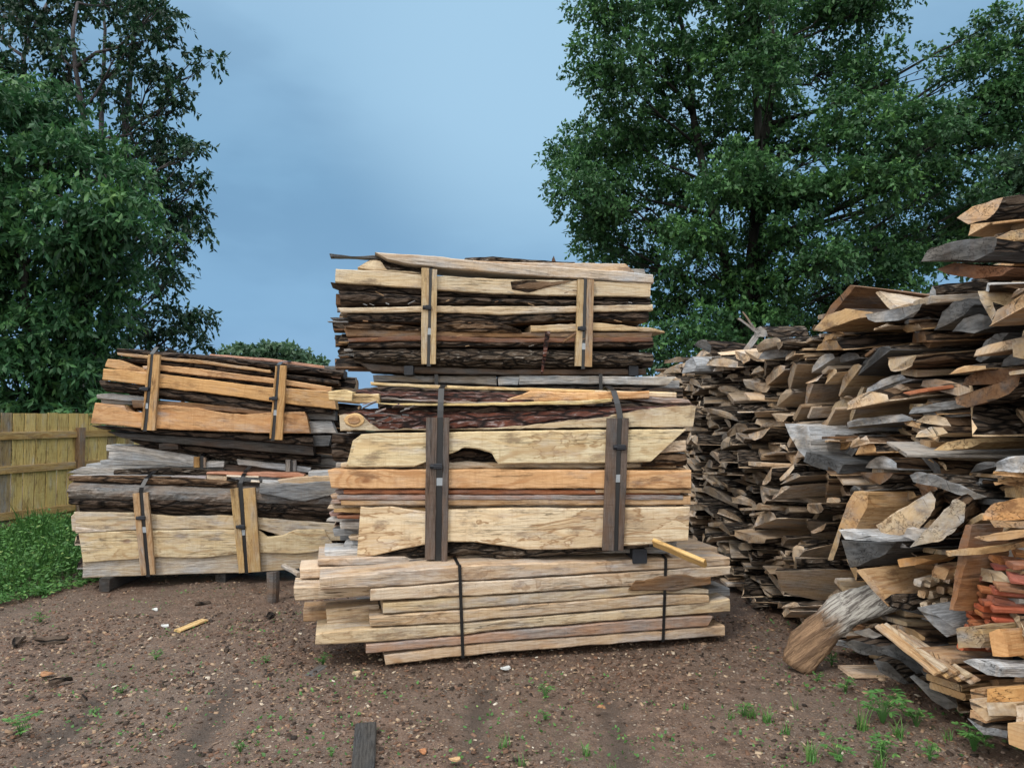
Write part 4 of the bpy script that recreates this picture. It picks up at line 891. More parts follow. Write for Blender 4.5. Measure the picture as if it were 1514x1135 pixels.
# green weeds by the fence
q = np.random.default_rng(9); n = 10500
Y_ = 5.7+7.5*q.random(n); fx = -7.21+.345*(Y_-10.3)+.06
xe = np.interp(Y_, [5.7, 6.3, 7.0, 7.4, 8.5, 13], [-6.2, -4.95, -4.35, -4.3, -4.1, -2.9])
X_ = fx-1.2*(Y_ < 9)+(xe-fx+1.2*(Y_ < 9))*q.random(n); edge = np.clip((xe-X_)/.7, 0.12, 1)
hh = (.10+.26*q.random(n))*edge**.7; hh += .10*(np.sin(X_*5)*np.cos(Y_*4)+.3)*edge
hh *= .55+.45*np.clip((X_-fx)/1.2, 0, 1); hh *= .45+.75*q.random(n); hh = np.clip(hh, .03, .5); P_, D_, L_, W_, T_ = [], [], [], [], []
base = np.stack([X_, Y_, np.zeros(n)], 1)
for k in range(11):
    f = .35+.65*q.random(n); a = q.random(n)*6.283; b = base.copy(); b[:, 0] += .05*q.normal(size=n); b[:, 1] += .05*q.normal(size=n); b[:, 2] = hh*f
    D = np.stack([np.cos(a), np.sin(a), .35*q.normal(size=n)+.1], 1); D /= np.linalg.norm(D, axis=1, keepdims=True)
    s_ = .6+.9*q.random(n)**2; P_.append(b); D_.append(D); L_.append(.048*s_); W_.append(.024*s_); T_.append(np.clip(.15+.5*f+.18*q.normal(size=n), 0, 1))
for k in range(4):   # stems / blades
    a = q.random(n)*6.283; D = np.stack([.3*np.cos(a), .3*np.sin(a), np.ones(n)], 1); D /= np.linalg.norm(D, axis=1, keepdims=True)
    P_.append(base); D_.append(D); L_.append(hh*(.8+.5*q.random(n))); W_.append(np.full(n, .006)); T_.append(.2+.6*q.random(n))
o = np_mesh('weeds', leaves(*map(np.concatenate, (P_, D_, L_, W_)), q), 4, [(0, 1, 2), (0, 2, 3)], LMW, np.concatenate(T_)); tag(o, kind='stuff')
# sparse low sprigs over the yard: ground cover
def sprigs(name, pts, seed, hgt, n_l, ll, lw):
    q = np.random.default_rng(seed); P_, D_, L_, W_, T_ = [], [], [], [], []
    for (x, y, s_) in pts:
        m_ = n_l; a = q.random(m_)*6.283; r_ = s_*q.random(m_)**.7*.5
        P_.append(np.stack([x+r_*np.cos(a)*.6, y+r_*np.sin(a)*.6, np.full(m_, gz(x, y))+hgt*s_*q.random(m_)], 1))
        D = np.stack([np.cos(a), np.sin(a), .35+.5*q.random(m_)], 1); D_.append(D/np.linalg.norm(D, axis=1, keepdims=True))
        k = .6+.8*q.random(m_); L_.append(ll*k*s_**.5); W_.append(lw*k*s_**.5); T_.append(np.clip(.45+.2*q.normal(size=m_), 0, 1))
    return np_mesh(name, leaves(*map(np.concatenate, (P_, D_, L_, W_)), q), 4, [(0, 1, 2), (0, 2, 3)], LMW, np.concatenate(T_))
pts = []
for k in range(230):
    px, py = q_.uniform(0, 1500), 870+265*q_.random()**.8; p = on_ground(px, py)
    if p.x < 3.0 and not (440 < px < 1100 and py < 1000): pts.append((p.x, p.y, q_.uniform(.25, .7)))
tag(sprigs('ground_cover', pts, 4, .04, 9, .03, .018), kind='stuff')

def weed(px, py, size, label, kind='weed', n=14, seed=0):
    """leafy weed: arching stems that end in whorls of toothed leaflets; or a tuft of blades"""
    p = on_ground(px, py); p.z = gz(p.x, p.y); q = random.Random(int(px*7+py)); V, F, T = [], [], []
    def leaf(b, d, L, W, t_):
        s_ = d.cross(Vector((q.gauss(0, .3), q.gauss(0, .3), 1))).normalized(); nn = s_.cross(d); i = len(V)
        V.extend([b, b+d*L*.35+s_*W*.4-nn*W*.1, b+d*L*.7+s_*W*.42-nn*L*.1, b+d*L-nn*L*.22, b+d*L*.7-s_*W*.42-nn*L*.1, b+d*L*.35-s_*W*.4-nn*W*.1])
        F.extend([(i, i+1, i+2, i+3), (i, i+3, i+4, i+5)]); T.extend([t_, t_])
    def stem(a, b, w):
        s_ = (b-a).cross(Vector((.3, 1, 0))).normalized()*w; i = len(V); V.extend([a-s_, a+s_, b+s_*.6, b-s_*.6]); F.append((i, i+1, i+2, i+3)); T.append(.25)
    for k in range(n):
        a = q.uniform(0, 6.283); out = Vector((math.cos(a), math.sin(a), 0))
        if kind == 'weed':
            h = size*q.uniform(.35, 1); r_ = size*q.uniform(.15, .65); m_ = out*r_*.4+Vector((0, 0, h*.7)); e = out*r_+Vector((0, 0, h))
            stem(Vector((0, 0, -.01)), m_, .0025); stem(m_, e, .002)
            for j in range(5):
                b = a+(j-2)*.62; d = Vector((math.cos(b), math.sin(b), q.uniform(-.1, .35))).normalized(); leaf(e, d, size*q.uniform(.2, .32), size*.10, min(1, max(0, q.gauss(.55, .15))))
        else:
            h = size*q.uniform(.5, 1.15); prev = Vector((q.gauss(0, .012), q.gauss(0, .012), -.01)); w = .0035*q.uniform(.7, 1.3); lean = q.uniform(.15, .75)*h
            s_ = Vector((-out.y, out.x, 0)); t_ = min(1, max(0, q.gauss(.65, .15))); pts_ = [prev+out*lean*(i/4)**1.8+Vector((0, 0, h*(i/4)-lean*.35*(i/4)**3)) for i in range(5)]; i0 = len(V)
            for i, pp in enumerate(pts_): ww = w*(1-i/4.3); V.extend([pp-s_*ww, pp+s_*ww])
            for i in range(4): F.append((i0+2*i, i0+2*i+1, i0+2*i+3, i0+2*i+2)); T.append(t_)
    o = new_obj('weed_plant' if kind == 'weed' else 'grass_tuft', V, F, LMW, None, False, Matrix.Translation(p))
    at_ = o.data.attributes.new('tint', 'FLOAT', 'FACE'); at_.data.foreach_set('value', T)
    tag(o, label, 'weed' if kind == 'weed' else 'grass', 'weeds growing in the yard dirt')
for a in ((1230, 985, .12, 'low dark leafy weed beside the lower end of the forked log'), (1208, 1008, .08, 'tiny weed just below the forked log, above the single tall blade'), (1250, 1025, .13, 'bright five-leaved weed between the forked log and the biggest weed'), (1305, 1075, .26, 'biggest leafy weed in front of the fan of black slabs'),
          (1305, 1125, .17, 'leafy weed at the base of the biggest weed'), (1355, 1080, .15, 'feathery upright weed beside the biggest weed'), (1422, 1065, .14, 'weed growing at the tip of the fan of black slabs'), (1440, 1118, .20, 'broad weed near the stacked pale blocks'), (1510, 1115, .14, 'weed at the frame edge in front of the square pale block'),
          (1240, 1130, .15, 'leafy weed in the lowest row, below the tall blade'), (1375, 1130, .12, 'small weed in the lowest row below the feathery one'), (806, 1030, .11, 'grey-green weed alone on dirt below the strapped stack'), (806, 1062, .07, 'tiny weed just below the lone grey-green one'), (478, 986, .10, 'little weed beside the flat brown strip'),
          (230, 975, .10, 'grey-green weed on dirt in front of the cream boards'), (393, 983, .07, 'tiny weed halfway between yellow strip and brown strip'), (30, 1085, .17, 'lush bright weed at the outer edge of the dirt'), (180, 1020, .07, 'tiny sprig near the small black bark bits'), (60, 915, .12, 'weed straying from the green weeds beside the fence'), (355, 1110, .07, 'tiny sprig at the bottom, fence side of the plank'), (490, 1120, .06, 'tiny sprig right next to the dark wet plank'), (140, 1050, .07, 'small sprig below the black bark bits'), (1100, 1062, .1, 'small weed in the grassy patch below the forked log')):
    weed(a[0], a[1], a[2]*.72, a[3], 'weed', int(8+a[2]*60))
for a in ((1178, 1050, .19, 'single tall upright tuft below the forked log', 5), (1110, 1065, .13, 'wide grass tuft in the patch below the forked log', 34), (1135, 1072, .13, 'grass tuft between the wide tuft and the tall blades', 30), (1080, 1066, .09, 'thin grass tuft on the outer side of the wide tuft', 16), (1012, 1050, .07, 'sparse grass tuft on bare dirt towards the strapped stack', 14), (1160, 1088, .1, 'short tuft just below the tall upright tuft', 18),
          (1275, 1085, .2, 'long-bladed grass tuft beside the biggest weed', 36), (1330, 1095, .16, 'fine grass tuft between the biggest and feathery weeds', 30), (1200, 1128, .15, 'thick grass tuft in the lowest row', 40), (1300, 1140, .15, 'bright tuft cut off at the bottom below the biggest weed', 26), (865, 1115, .11, 'bright grass tuft in the bottom row, middle of the yard', 22), (745, 1105, .10, 'bright grass tuft to the plank side of the middle one', 22), (770, 1132, .09, 'tuft at the bottom edge between the bright ones', 16), (1400, 1100, .1, 'thin tuft beside the broad weed near the blocks', 14), (905, 1135, .08, 'tuft cut off at the bottom edge beyond the middle one', 14), (1478, 1060, .08, 'tuft at the foot of the stacked pale blocks', 12)):
    weed(a[0], a[1], a[2]*.75, a[3], 'grass', a[4])

# ============================================================ the heap of loose slabs
XW = [(3.0, 2.85), (3.7, 2.66), (4.3, 2.56), (5.0, 2.42), (6.0, 2.26), (7.2, 2.12), (8.5, 2.10), (10.5, 2.05)]
HT = [(3.0, 2.7), (3.6, 2.55), (4.25, 2.42), (4.5, 2.95), (4.95, 2.95), (5.03, 2.5), (5.1, 2.50), (5.45, 2.55), (5.75, 2.35), (6.1, 2.15), (7.2, 2.25), (8.2, 2.35), (9.2, 2.35), (10.5, 2.2)]
q = random.Random(21); S0, S1, ST = 2.9, 10.4, .02; NS = int((S1-S0)/ST); hf = [0.02]*NS
def sample(s): return min(NS-1, max(0, int((s-S0)/ST)))
placed = []; tries = 0
while tries < 9000:
    tries += 1
    cand = [q.uniform(S0+.1, S1-.1) for _ in range(5)]
    s = min(cand, key=lambda c: hf[sample(c)]-interp(c, HT))
    if hf[sample(s)] > interp(s, HT)-.04: continue
    far = s > 7.4
    w = q.choice((q.uniform(.14, .26), q.uniform(.26, .42), q.uniform(.34, .56))); t = w*q.uniform(.11, .23)
    kind = 'slab' if q.random() < .66 else 'board'
    if kind == 'board': w = q.uniform(.10, .38); t = q.uniform(.014, .045)
    if q.random() < .12: w *= .5; t *= .7
    t = max(.016, min(t, .09))
    a, b = sample(s-w/2), sample(s+w/2)
    if b-a < 3: continue
    m = (a+b)//2; la = max(hf[a:m+1]); lb_ = max(hf[m:b+1]); roll = math.atan((lb_-la)/(w*.75))
    if abs(roll) > (.8 if hf[m] < 2.0 else .3): continue
    if hf[m] > 2.1 and kind == 'board' and w > .3: continue
    flip = kind == 'slab' and q.random() < .22
    roll += q.gauss(0, .05); tn = math.tan(roll)
    z = max(hf[k]-tn*(S0+k*ST-s)-(0 if not flip else t*(1-math.sqrt(max(0, 1-((S0+k*ST-s)/(w*.52))**2)))) for k in range(a, b+1))
    for k in range(a, b+1):
        u = (S0+k*ST-s)/(w/2*1.02); prof = 1 if (kind == 'board' or flip) else math.sqrt(max(0, 1-u*u))*.9+.1
        hf[k] = max(hf[k], z+tn*(S0+k*ST-s)+t*prof*.90)
    placed.append([s, z, w, t, roll, kind, flip])
rank = lambda p: p[0]
placed.sort(key=lambda p: p[0]*1.0 - .8*(p[2]*p[3]*8))
HEAP = 'loose slabs piled in the heap'
TONES = [('tan', 'tan'), ('grey', 'grey-faced'), ('lgrey', 'silvery'), ('beige', 'beige'), ('dgrey', 'black-ended'), ('brown', 'brown'), ('orange', 'honey-coloured'), ('pale', 'pale')]
def landmark(s, z):
    for lim, nm in ((3.75, 'by the frame edge'), (4.15, 'above the stacked pale blocks'), (4.55, 'near the pale half logs'), (4.95, 'over the fan of black slabs'), (5.4, 'under the leaning planks'), (5.9, 'above the forked log'), (6.4, 'just past the forked log'), (7.0, 'opposite the lowest timbers'), (7.6, 'behind the stained bundle end'), (8.3, 'towards the splintered stick'), (9.2, 'near the splintered stick'), (12, 'at the far end')):
        if s < lim: return nm
ORD = ['lowest', 'second', 'third', 'fourth', 'fifth', 'sixth', 'seventh', 'eighth', 'ninth', 'tenth']
heap = []
stuffV, stuffF, stuffM = [], [], []
NIND = 290; print('PLACED', len(placed))
for idx, (s, z, w, t, roll, kind, flip) in enumerate(placed):
    L = q.uniform(1.1, 1.9); seed = idx*3.17; near = s < 7.0
    over = .18 if z > interp(s, HT)-.25 else 0
    xe = interp(s, XW)+q.gauss(0, .078)-(.18*q.random() if q.random() < .12 else 0)+.05+.10*max(0, z-2.2)+(.12 if 1.4 < z < 1.75 and s < 6 and q.random() < .5 else 0)
    if s >= 4.98 and z > interp(s, HT)-.02 and z > 2.5: continue
    if s >= 4.98 and z > 2.52: continue
    if z > 2.40 and s < 4.98: xe += .72
    if z < .25: xe -= .04
    yaw = q.gauss(.04, .11); pitch = q.gauss(.0, .035)+(.03 if z > 1.5 else 0)
    tone, tname = q.choices(TONES, (26, 5, 10, 24, 8, 11, 10, 28))[0]
    if kind == 'slab':
        v, f, mi = slab_mesh(L, w, t, seed, 14 if near else 7, 7 if near else 6, taper=q.uniform(0, .15), skew=q.gauss(0, .25), tip=q.uniform(0, .5) if q.random() < .35 else 0, rough=.010)
        if flip: v = [(x, -y, t-zz) for x, y, zz in v]
    else:
        v, f, mi = board_mesh(L, 0, t, w, seed, 8, .006); v = [(x, y-w/2, zz) for x, y, zz in v]
    bk = q.choice(('dark', 'bark', 'brown', 'brown', 'bark'))
    # axes: X into the heap, Y along the wall
    Xa = Vector((math.cos(yaw)*math.cos(pitch), math.sin(yaw)*math.cos(pitch), math.sin(pitch))); Ya = Vector((0, 0, 1)).cross(Xa).normalized(); Za = Xa.cross(Ya)
    Yr = Ya*math.cos(roll)+Za*math.sin(roll); Zr = -Ya*math.sin(roll)+Za*math.cos(roll)
    mt = frame(Xa, Yr, Zr, Vector((xe, s, z)))
    if idx < NIND:
        o = new_obj('slabwood' if kind == 'slab' else 'sawn_board', v, f, [M['wood'], M['end'], M[bk]], mi, False, mt, None, col(tone, .25))
        heap.append((o, s, z, w, t, roll, kind, flip, tname))
    else:
        o_ = len(stuffV); stuffV += [mt @ Vector(p) for p in v]; stuffF += [tuple(i+o_ for i in x) for x in f]; stuffM += mi
if stuffV: tag(new_obj('slabwood_mass', stuffV, stuffF, [M['wood'], M['end'], M['bark']], stuffM, False, None, None, (.60, .47, .33, .9)), kind='stuff')['vary'] = 1.0
groups = {}
for h in heap: groups.setdefault(landmark(h[1], h[2]), []).append(h)
for nm, hs in groups.items():
    used = {}
    hs.sort(key=lambda h: h[2])
    for h in hs:
        o, s, z, w, t, roll, kind, flip, tn = h
        size = 'wide' if w > .36 else ('narrow' if w < .18 else 'thick' if t > .1 else 'thin' if t < .045 else 'medium')
        tilt = 'tilted' if abs(roll) > .3 else ('upturned' if flip else 'level')
        key = (size, tn, tilt, kind); used.setdefault(key, []).append(h)
    for key, lst in used.items():
        for i, h in enumerate(lst):
            lv = 'at knee height' if h[2] < .55 else 'at waist height' if h[2] < 1.15 else 'at head height' if h[2] > 1.6 and h[2] < 2.2 else 'near the top' if h[2] >= 2.2 else 'at chest height'
            noun = 'log slab' if key[3] == 'slab' else 'sawn board'
            pre = '' if len(lst) == 1 else ('lower ' if i == 0 and len(lst) == 2 else 'upper ' if len(lst) == 2 else ORD[min(i, 9)]+' ')
            tag(h[0], f'{pre}{key[0]} {key[1]} {key[2]} {noun} {lv} {nm}', 'slab' if key[3] == 'slab' else 'board', HEAP)

# hero pieces at the front of the heap, traced from the photograph and set at their own distance
def hero(label, poly, Y, L=1.2, **k):
    nm = k.pop('name', 'slabwood'); cat = k.pop('cat', 'slab'); k.setdefault('group', HEAP); k.setdefault('sub', 4)
    return chunk(nm, label, cat, poly, Y*.962, L, **k)
hero('topmost curved slab with dark furrowed bark facing down, above the black-ended one', [(1415,322),(1437,306),(1468,296),(1482,291),(1476,308),(1458,325),(1432,332)], 4.35, 1.3, axis=(1,.0,.10), face=45, mats='wwwbbbb', bark='bark', c='tan')
hero('big black-ended slab jutting out below the topmost curved slab', [(1361,386),(1376,366),(1400,360),(1440,352),(1475,351),(1470,372),(1440,386),(1415,384)], 4.45, 1.4, axis=(1,.1,.0), face=40, mats='bbbbbwww', c4=(.14,.10,.08,.25))
hero('brown slab tucked under the big black-ended slab', [(1385,398),(1410,388),(1432,391),(1470,394),(1500,396),(1480,408),(1440,412),(1400,405)], 4.5, 1.3, axis=(1,.15,-.02), face=40, c4=(.22,.11,.06,.9))
hero('thin pale slab end above the black-ended slab at the frame edge', [(1472,352),(1495,341),(1520,337),(1520,352),(1500,357)], 4.1, 1.1, axis=(1,.1,0), face=40, c='tan')
hero('thick pale slab with flat white top and rounded end below the dark gap', [(1445,430),(1514,431),(1560,432),(1540,470),(1500,474),(1470,462),(1450,446)], 4.15, 1.2, axis=(1,.35,-.05), face=30, mats='wwbbbbb', bark='brown', c='pale')
hero('roof-like leaning brown plank behind the white-faced one', [(1205,487),(1228,452),(1257,421),(1264,424),(1236,458),(1213,490)], 5.5, 1.2, axis=(1,.25,-.06), face=60, c='brown')
hero('leaning plank with a white sawn face pointing down the heap', [(1294,432),(1300,430),(1322,450),(1342,466),(1334,471),(1312,454)], 5.05, .8, axis=(1,.25,-.10), face=55, c='lgrey', c4=(.62,.54,.42,.9))
hero('flat slab with jagged pale edge below the roof-like plank', [(1202,488),(1222,466),(1250,456),(1290,462),(1300,466),(1270,470),(1240,480),(1215,490)], 5.3, 1.1, axis=(1,.1,0), face=50, mats='bbbbwwww', c='tan')
hero('short log chunk with white flaking bark beside the white-faced plank', [(1375,430),(1378,422),(1384,430),(1384,446),(1376,456),(1372,446)], 5.0, .55, axis=(1,.05,.12), face=50, mats='bbbbbb', bark='bark', c='grey')
hero('round grey-black log end under the white-faced plank', [(1338,466),(1350,459),(1368,462),(1380,474),(1376,488),(1354,492),(1342,482)], 4.85, 1.1, axis=(1,.25,-.02), face=40, mats='bbbbbbb', bark='bark', c4=(.2,.19,.18,.15))
hero('black crescent slab tilting up beside the round log end', [(1380,488),(1394,462),(1412,446),(1432,442),(1440,450),(1425,466),(1405,478)], 4.6, 1.3, axis=(1,.15,-.02), face=45, mats='bbbwwww', bark='dark', c4=(.12,.11,.12,.1))
hero('second black crescent slab lying lower than the tilted one', [(1408,490),(1424,470),(1448,464),(1480,470),(1470,482),(1440,492)], 4.4, 1.2, axis=(1,.1,0), face=40, mats='bbbwww', c4=(.13,.12,.13,.15))
hero('wide brown board leaning steeply in the shadow under the black crescents', [(1334,555),(1352,520),(1374,499),(1385,498),(1356,540),(1344,560)], 4.95, 1.2, axis=(1,.1,-.02), face=60, c4=(.26,.17,.1,.85))
hero('slim twin of the steep brown board', [(1325,540),(1342,512),(1362,496),(1370,498),(1348,522),(1334,546)], 5.05, 1.2, axis=(1,.1,-.02), face=60, c='tan')
hero('blue-black slab end standing by the small square post end', [(1443,532),(1456,508),(1470,494),(1492,492),(1476,510),(1462,528),(1450,536)], 4.3, 1.1, axis=(1,.05,0), face=45, mats='bbwwwww', c4=(.10,.11,.15,0))
hero('small square pale post end at the frame edge', [(1496,501),(1514,500),(1520,520),(1514,531),(1498,528)], 3.95, .8, axis=(1,.1,0), face=25, name='sawn_board', cat='board', c='pale')
hero('long red-brown thin board pointing out at the dark gap', [(1335,581),(1365,574),(1372,575),(1372,578),(1345,584)], 4.7, 1.3, axis=(1,-.05,.13), face=35, name='sawn_board', cat='board', c4=(.42,.17,.09,1))
hero('long grey-edged board sloping up towards the frame edge', [(1344,612),(1350,602),(1380,596),(1470,584),(1476,590),(1440,600),(1380,608)], 4.55, 1.2, axis=(1,.1,.03), face=20, name='sawn_board', cat='board', c='grey')
hero('slab with scalloped pale ragged edge, upper one of the pair', [(1355,623),(1368,614),(1385,612),(1400,620),(1408,632),(1385,628)], 4.6, 1.1, axis=(1,.1,0), face=40, mats='bbbbww', c='cream', bark='brown')
hero('slab with scalloped pale ragged edge, lower one of the pair', [(1353,646),(1362,636),(1378,630),(1394,632),(1402,640),(1380,645)], 4.55, 1.1, axis=(1,.1,0), face=40, mats='bbbbww', c='pale', bark='brown')
hero('yellowish wedge with bright sawn facets over the dark void', [(1380,665),(1400,654),(1430,648),(1452,654),(1430,662),(1400,666)], 4.4, 1.1, axis=(1,.1,.02), face=30, c='oak', c4=(.55,.42,.24,1))
hero('long warped plank with grey flaking top running down to the frame edge', [(1344,701),(1366,699),(1384,702),(1460,734),(1440,738),(1390,722),(1350,712)], 4.3, 1.0, axis=(1,.35,-.05), face=25, mats='bbbwwww', bark='bark', c='grey')
hero('white-topped slab splinter catching light at the frame edge', [(1468,580),(1490,576),(1520,577),(1520,586),(1490,585)], 4.0, 1.0, axis=(1,.1,-.03), face=30, c4=(.75,.74,.70,.9))
hero('flat black slab end between the sliver pair and the knotty board', [(1188,682),(1192,668),(1215,672),(1248,686),(1240,700),(1205,690)], 5.5, 1.1, axis=(1,.1,0), face=45, c4=(.11,.11,.12,.1))
hero('broad blue-grey leaning slab above the long black slab', [(1160,626),(1195,630),(1200,650),(1196,682),(1180,665),(1168,645)], 5.75, 1.1, axis=(1,.2,0), face=60, c='lgrey')
hero('upright tan board end wedged beside the kindling', [(1240,780),(1252,745),(1263,726),(1284,728),(1282,750),(1262,786)], 4.95, .9, axis=(1,.25,0), face=40, name='sawn_board', cat='board', c='tan')
hero('big half log with a bright sawn face, further of the pair', [(1294,776),(1330,754),(1376,726),(1384,738),(1376,762),(1358,784),(1330,792),(1304,787)], 4.4, .6, axis=(1,1.0,.03), face=20, mats='wwbbbwww', bark='brown', c='lgrey', c4=(.56,.46,.32,.88))
hero('big half log with shaggy bark, nearer of the pair', [(1345,808),(1374,778),(1404,746),(1416,735),(1428,745),(1424,770),(1408,790),(1380,803)], 4.12, .6, axis=(1,1.0,.04), face=15, mats='wwbbbbbb', bark='brown', c='lgrey', c4=(.52,.46,.35,.80))
hero('small pale cube end between the two big half logs', [(1336,793),(1341,780),(1363,786),(1356,800)], 4.35, .5, axis=(1,.6,0), face=10, name='sawn_board', cat='board', c='lgrey')
hero('second small pale cube between the two big half logs', [(1358,769),(1376,768),(1376,780),(1360,784)], 4.42, .5, axis=(1,.6,0), face=10, name='sawn_board', cat='board', c='pale')
hero('thin white-topped slab under the half logs', [(1240,783),(1265,786),(1300,795),(1344,800),(1300,800),(1250,797)], 4.85, 1.0, axis=(1,.35,0), face=20, c4=(.6,.6,.58,.7))
hero('wide black slab end under the half logs', [(1244,798),(1290,802),(1326,800),(1310,818),(1270,836),(1256,838)], 4.8, 1.1, axis=(1,.2,0), face=40, c4=(.10,.10,.10,.1))
hero('rust-stained upright board beside the red splinters', [(1404,902),(1412,850),(1420,800),(1428,775),(1436,776),(1428,830),(1416,880),(1410,903)], 4.05, .6, axis=(1,.35,0), face=25, name='sawn_board', cat='board', c4=(.32,.17,.08,.9))
hero('thin board crossing in front of the rust-stained upright one', [(1402,816),(1404,822),(1450,820),(1520,808),(1520,800),(1448,812)], 3.95, .05, axis=(.3,1,0), face=15, name='sawn_board', cat='board', c='tan')
hero('brown grainy slab with half-round top at the frame edge', [(1452,768),(1466,746),(1490,738),(1520,735),(1520,769)], 3.9, .8, axis=(1,.3,0), face=20, mats='bbbww', bark='brown', c='oak')
hero('sawn board under the half-round brown slab', [(1464,770),(1520,771),(1520,780),(1470,779)], 3.88, .8, axis=(1,.3,0), face=20, name='sawn_board', cat='board', c='tan')
hero('long pale-edged splinter board below the sawn one', [(1440,795),(1470,788),(1520,782),(1520,793),(1460,800)], 3.85, .8, axis=(1,.3,0), face=20, name='sawn_board', cat='board', c='tan')
hero('pale board sloping down over the fan, long and wide', [(1356,898),(1366,896),(1420,934),(1400,942),(1380,925)], 4.2, .9, axis=(1,.45,.02), face=20, name='sawn_board', cat='board', c='grey')
hero('tan board with a dark end leaning above the slat bundle', [(1265,842),(1275,842),(1320,890),(1314,897),(1290,872)], 4.65, .8, axis=(1,.4,.02), face=30, name='sawn_board', cat='board', c='tan')
hero('yellow stubby post end above the kindling', [(1327,827),(1330,838),(1352,836),(1380,828),(1352,825)], 4.45, .3, axis=(1,.5,0), face=10, name='sawn_board', cat='board', c='oak')
hero('square yellow block end above the kindling', [(1377,842),(1382,834),(1404,840),(1398,858),(1378,852)], 4.25, .4, axis=(1,.5,0), face=20, name='sawn_board', cat='board', c='tan')
hero('furrowed silver bark lump between forked log and kindling', [(1306,885),(1318,878),(1340,880),(1350,892),(1345,902),(1320,900)], 4.55, .35, axis=(1,.3,0), face=20, mats='bbbbbb', bark='bark', end='bark', c='lgrey')
hero('yellowish block end with a grey rim beside the slat bundle', [(1413,928),(1418,926),(1452,925),(1456,948),(1450,958),(1416,958)], 3.85, .6, axis=(1,.3,0), face=15, name='sawn_board', cat='board', c='oak', c4=(.45,.33,.17,.85))
hero('tilted yellow-brown block end nearest the red splinters', [(1462,934),(1478,930),(1490,952),(1492,970),(1468,970)], 3.75, .6, axis=(1,.3,0), face=15, name='sawn_board', cat='board', c='oak')
hero('grey-white slab with curled wet face above the stacked blocks', [(1424,977),(1440,974),(1462,976),(1482,988),(1478,1000),(1460,998),(1440,986)], 3.75, .7, axis=(1,.35,-.12), face=20, c='lgrey')
# fan of dark slabs at the foot
for k, (pl, Y, c4, lab, bk) in enumerate((
    ([(1290,973),(1312,978),(1345,1010),(1338,1012),(1300,992)], 4.6, (.10,.10,.11,.1), 'outermost small black slab of the fan, lying on the dirt', 'bark'),
    ([(1296,962),(1320,952),(1345,960),(1372,985),(1394,1020),(1370,1008),(1330,975)], 4.45, (.10,.10,.12,.05), 'broad black slab in the middle of the fan', 'dark'),
    ([(1345,1000),(1352,997),(1380,1015),(1420,1045),(1400,1048),(1378,1035),(1360,1015)], 4.25, (.18,.17,.16,.2), 'lowest slab of the fan with a furrowed bark edge at its tip', 'bark'),
    ([(1246,950),(1260,945),(1300,955),(1320,962),(1300,970),(1270,966)], 4.85, (.11,.11,.12,.1), 'black slab of the fan nearest the forked log', 'dark'),
    ([(1345,963),(1352,962),(1372,985),(1398,1020),(1392,1022),(1366,998)], 4.3, (.12,.12,.13,.1), 'thin black slab behind the broad one in the fan', 'dark'),
    ([(1262,935),(1285,928),(1305,940),(1290,944)], 4.95, (.4,.35,.28,.6), 'grey-brown slab tip lying on top of the fan', 'brown'))):
    hero(lab, pl, Y, .9, axis=(1, .45, -.02), face=30, mats='bb'+'w'*(len(pl)-2), bark=bk, c4=c4)
# thin slats fanned below
for k in range(11):
    x0 = 1298+k*6; y0 = 927+k*3.0-(k % 3)*4
    bar('thin_slat', f"{['lowest','second','third','fourth','fifth','sixth','seventh','eighth','ninth','tenth','topmost'][k]} of the pale slats fanned above the black slabs", 'slat', at(x0, y0, 4.42-k*.012), at(x0+88, y0+70-k*1.5, 3.86-k*.012), .036, .016, rng.choice(('tan', 'beige', 'tan')), group='pale slats fanned over the black slabs', up=(-.5, -.4, .8))
for k in range(5):
    bar('sawn_board', f"{['lowest','second','middle','fourth','topmost'][k]} board of the short level stack beside the fanned slats", 'board', at(1400-k*5, 1026-k*13, 3.98), at(1400-k*5+90, 1026-k*13-6, 4.2), .2, .034, rng.choice(('beige', 'tan', 'brown')), group='short level boards by the slats')
# kindling: bundle of little square sticks pointing out
for k in range(13):
    x0 = 1356+(k % 4)*14+(k//4)*6; y0 = 866+(k//4)*17-(k % 4)*3+(k % 2)*4; a_ = at(x0, y0, 4.28)
    bar('kindling_stick', f"{['first','second','third','fourth'][k % 4]} stick end of the {['top','second','third','bottom'][k//4]} row in the kindling beside the upright board", 'stick', a_, a_+Vector((.5, .38, rng.uniform(-.02, .03))), .04, .04, rng.choice(('cream', 'tan', 'pale')), group='square kindling sticks', up=(rng.uniform(-.5, .5), 0, 1))
# red splinters
for k in range(40):
    r_ = k//4; j = k % 4; x0 = 1424+r_*2.4+j*12+rng.uniform(-6, 6)+(10 if r_ > 6 else 0); y0 = 958-r_*14+rng.uniform(-5, 5)-j*3
    a_ = at(x0, y0, 3.98-j*.07+rng.uniform(-.05, .05)); e_ = a_+Vector((.62+rng.uniform(0, .3), .12+rng.uniform(-.15, .15)-j*.08, rng.uniform(-.14, .03)))
    bar('cedar_splinter', f"{['outermost','second','third','innermost'][j]} red splinter in {['the lowest','the second','the third','the fourth','the fifth','the sixth','the seventh','the eighth','the ninth','the topmost'][r_]} layer of the red heap", 'splinter', a_, e_, rng.uniform(.03, .10), rng.uniform(.014, .035), (.42+rng.uniform(-.08, .1), .155+rng.uniform(-.03, .06), .075+rng.uniform(-.02, .04), .95), group='red cedar splinters', up=(rng.uniform(-.3, .3), rng.uniform(-.6, 0), 1), jit=.008)
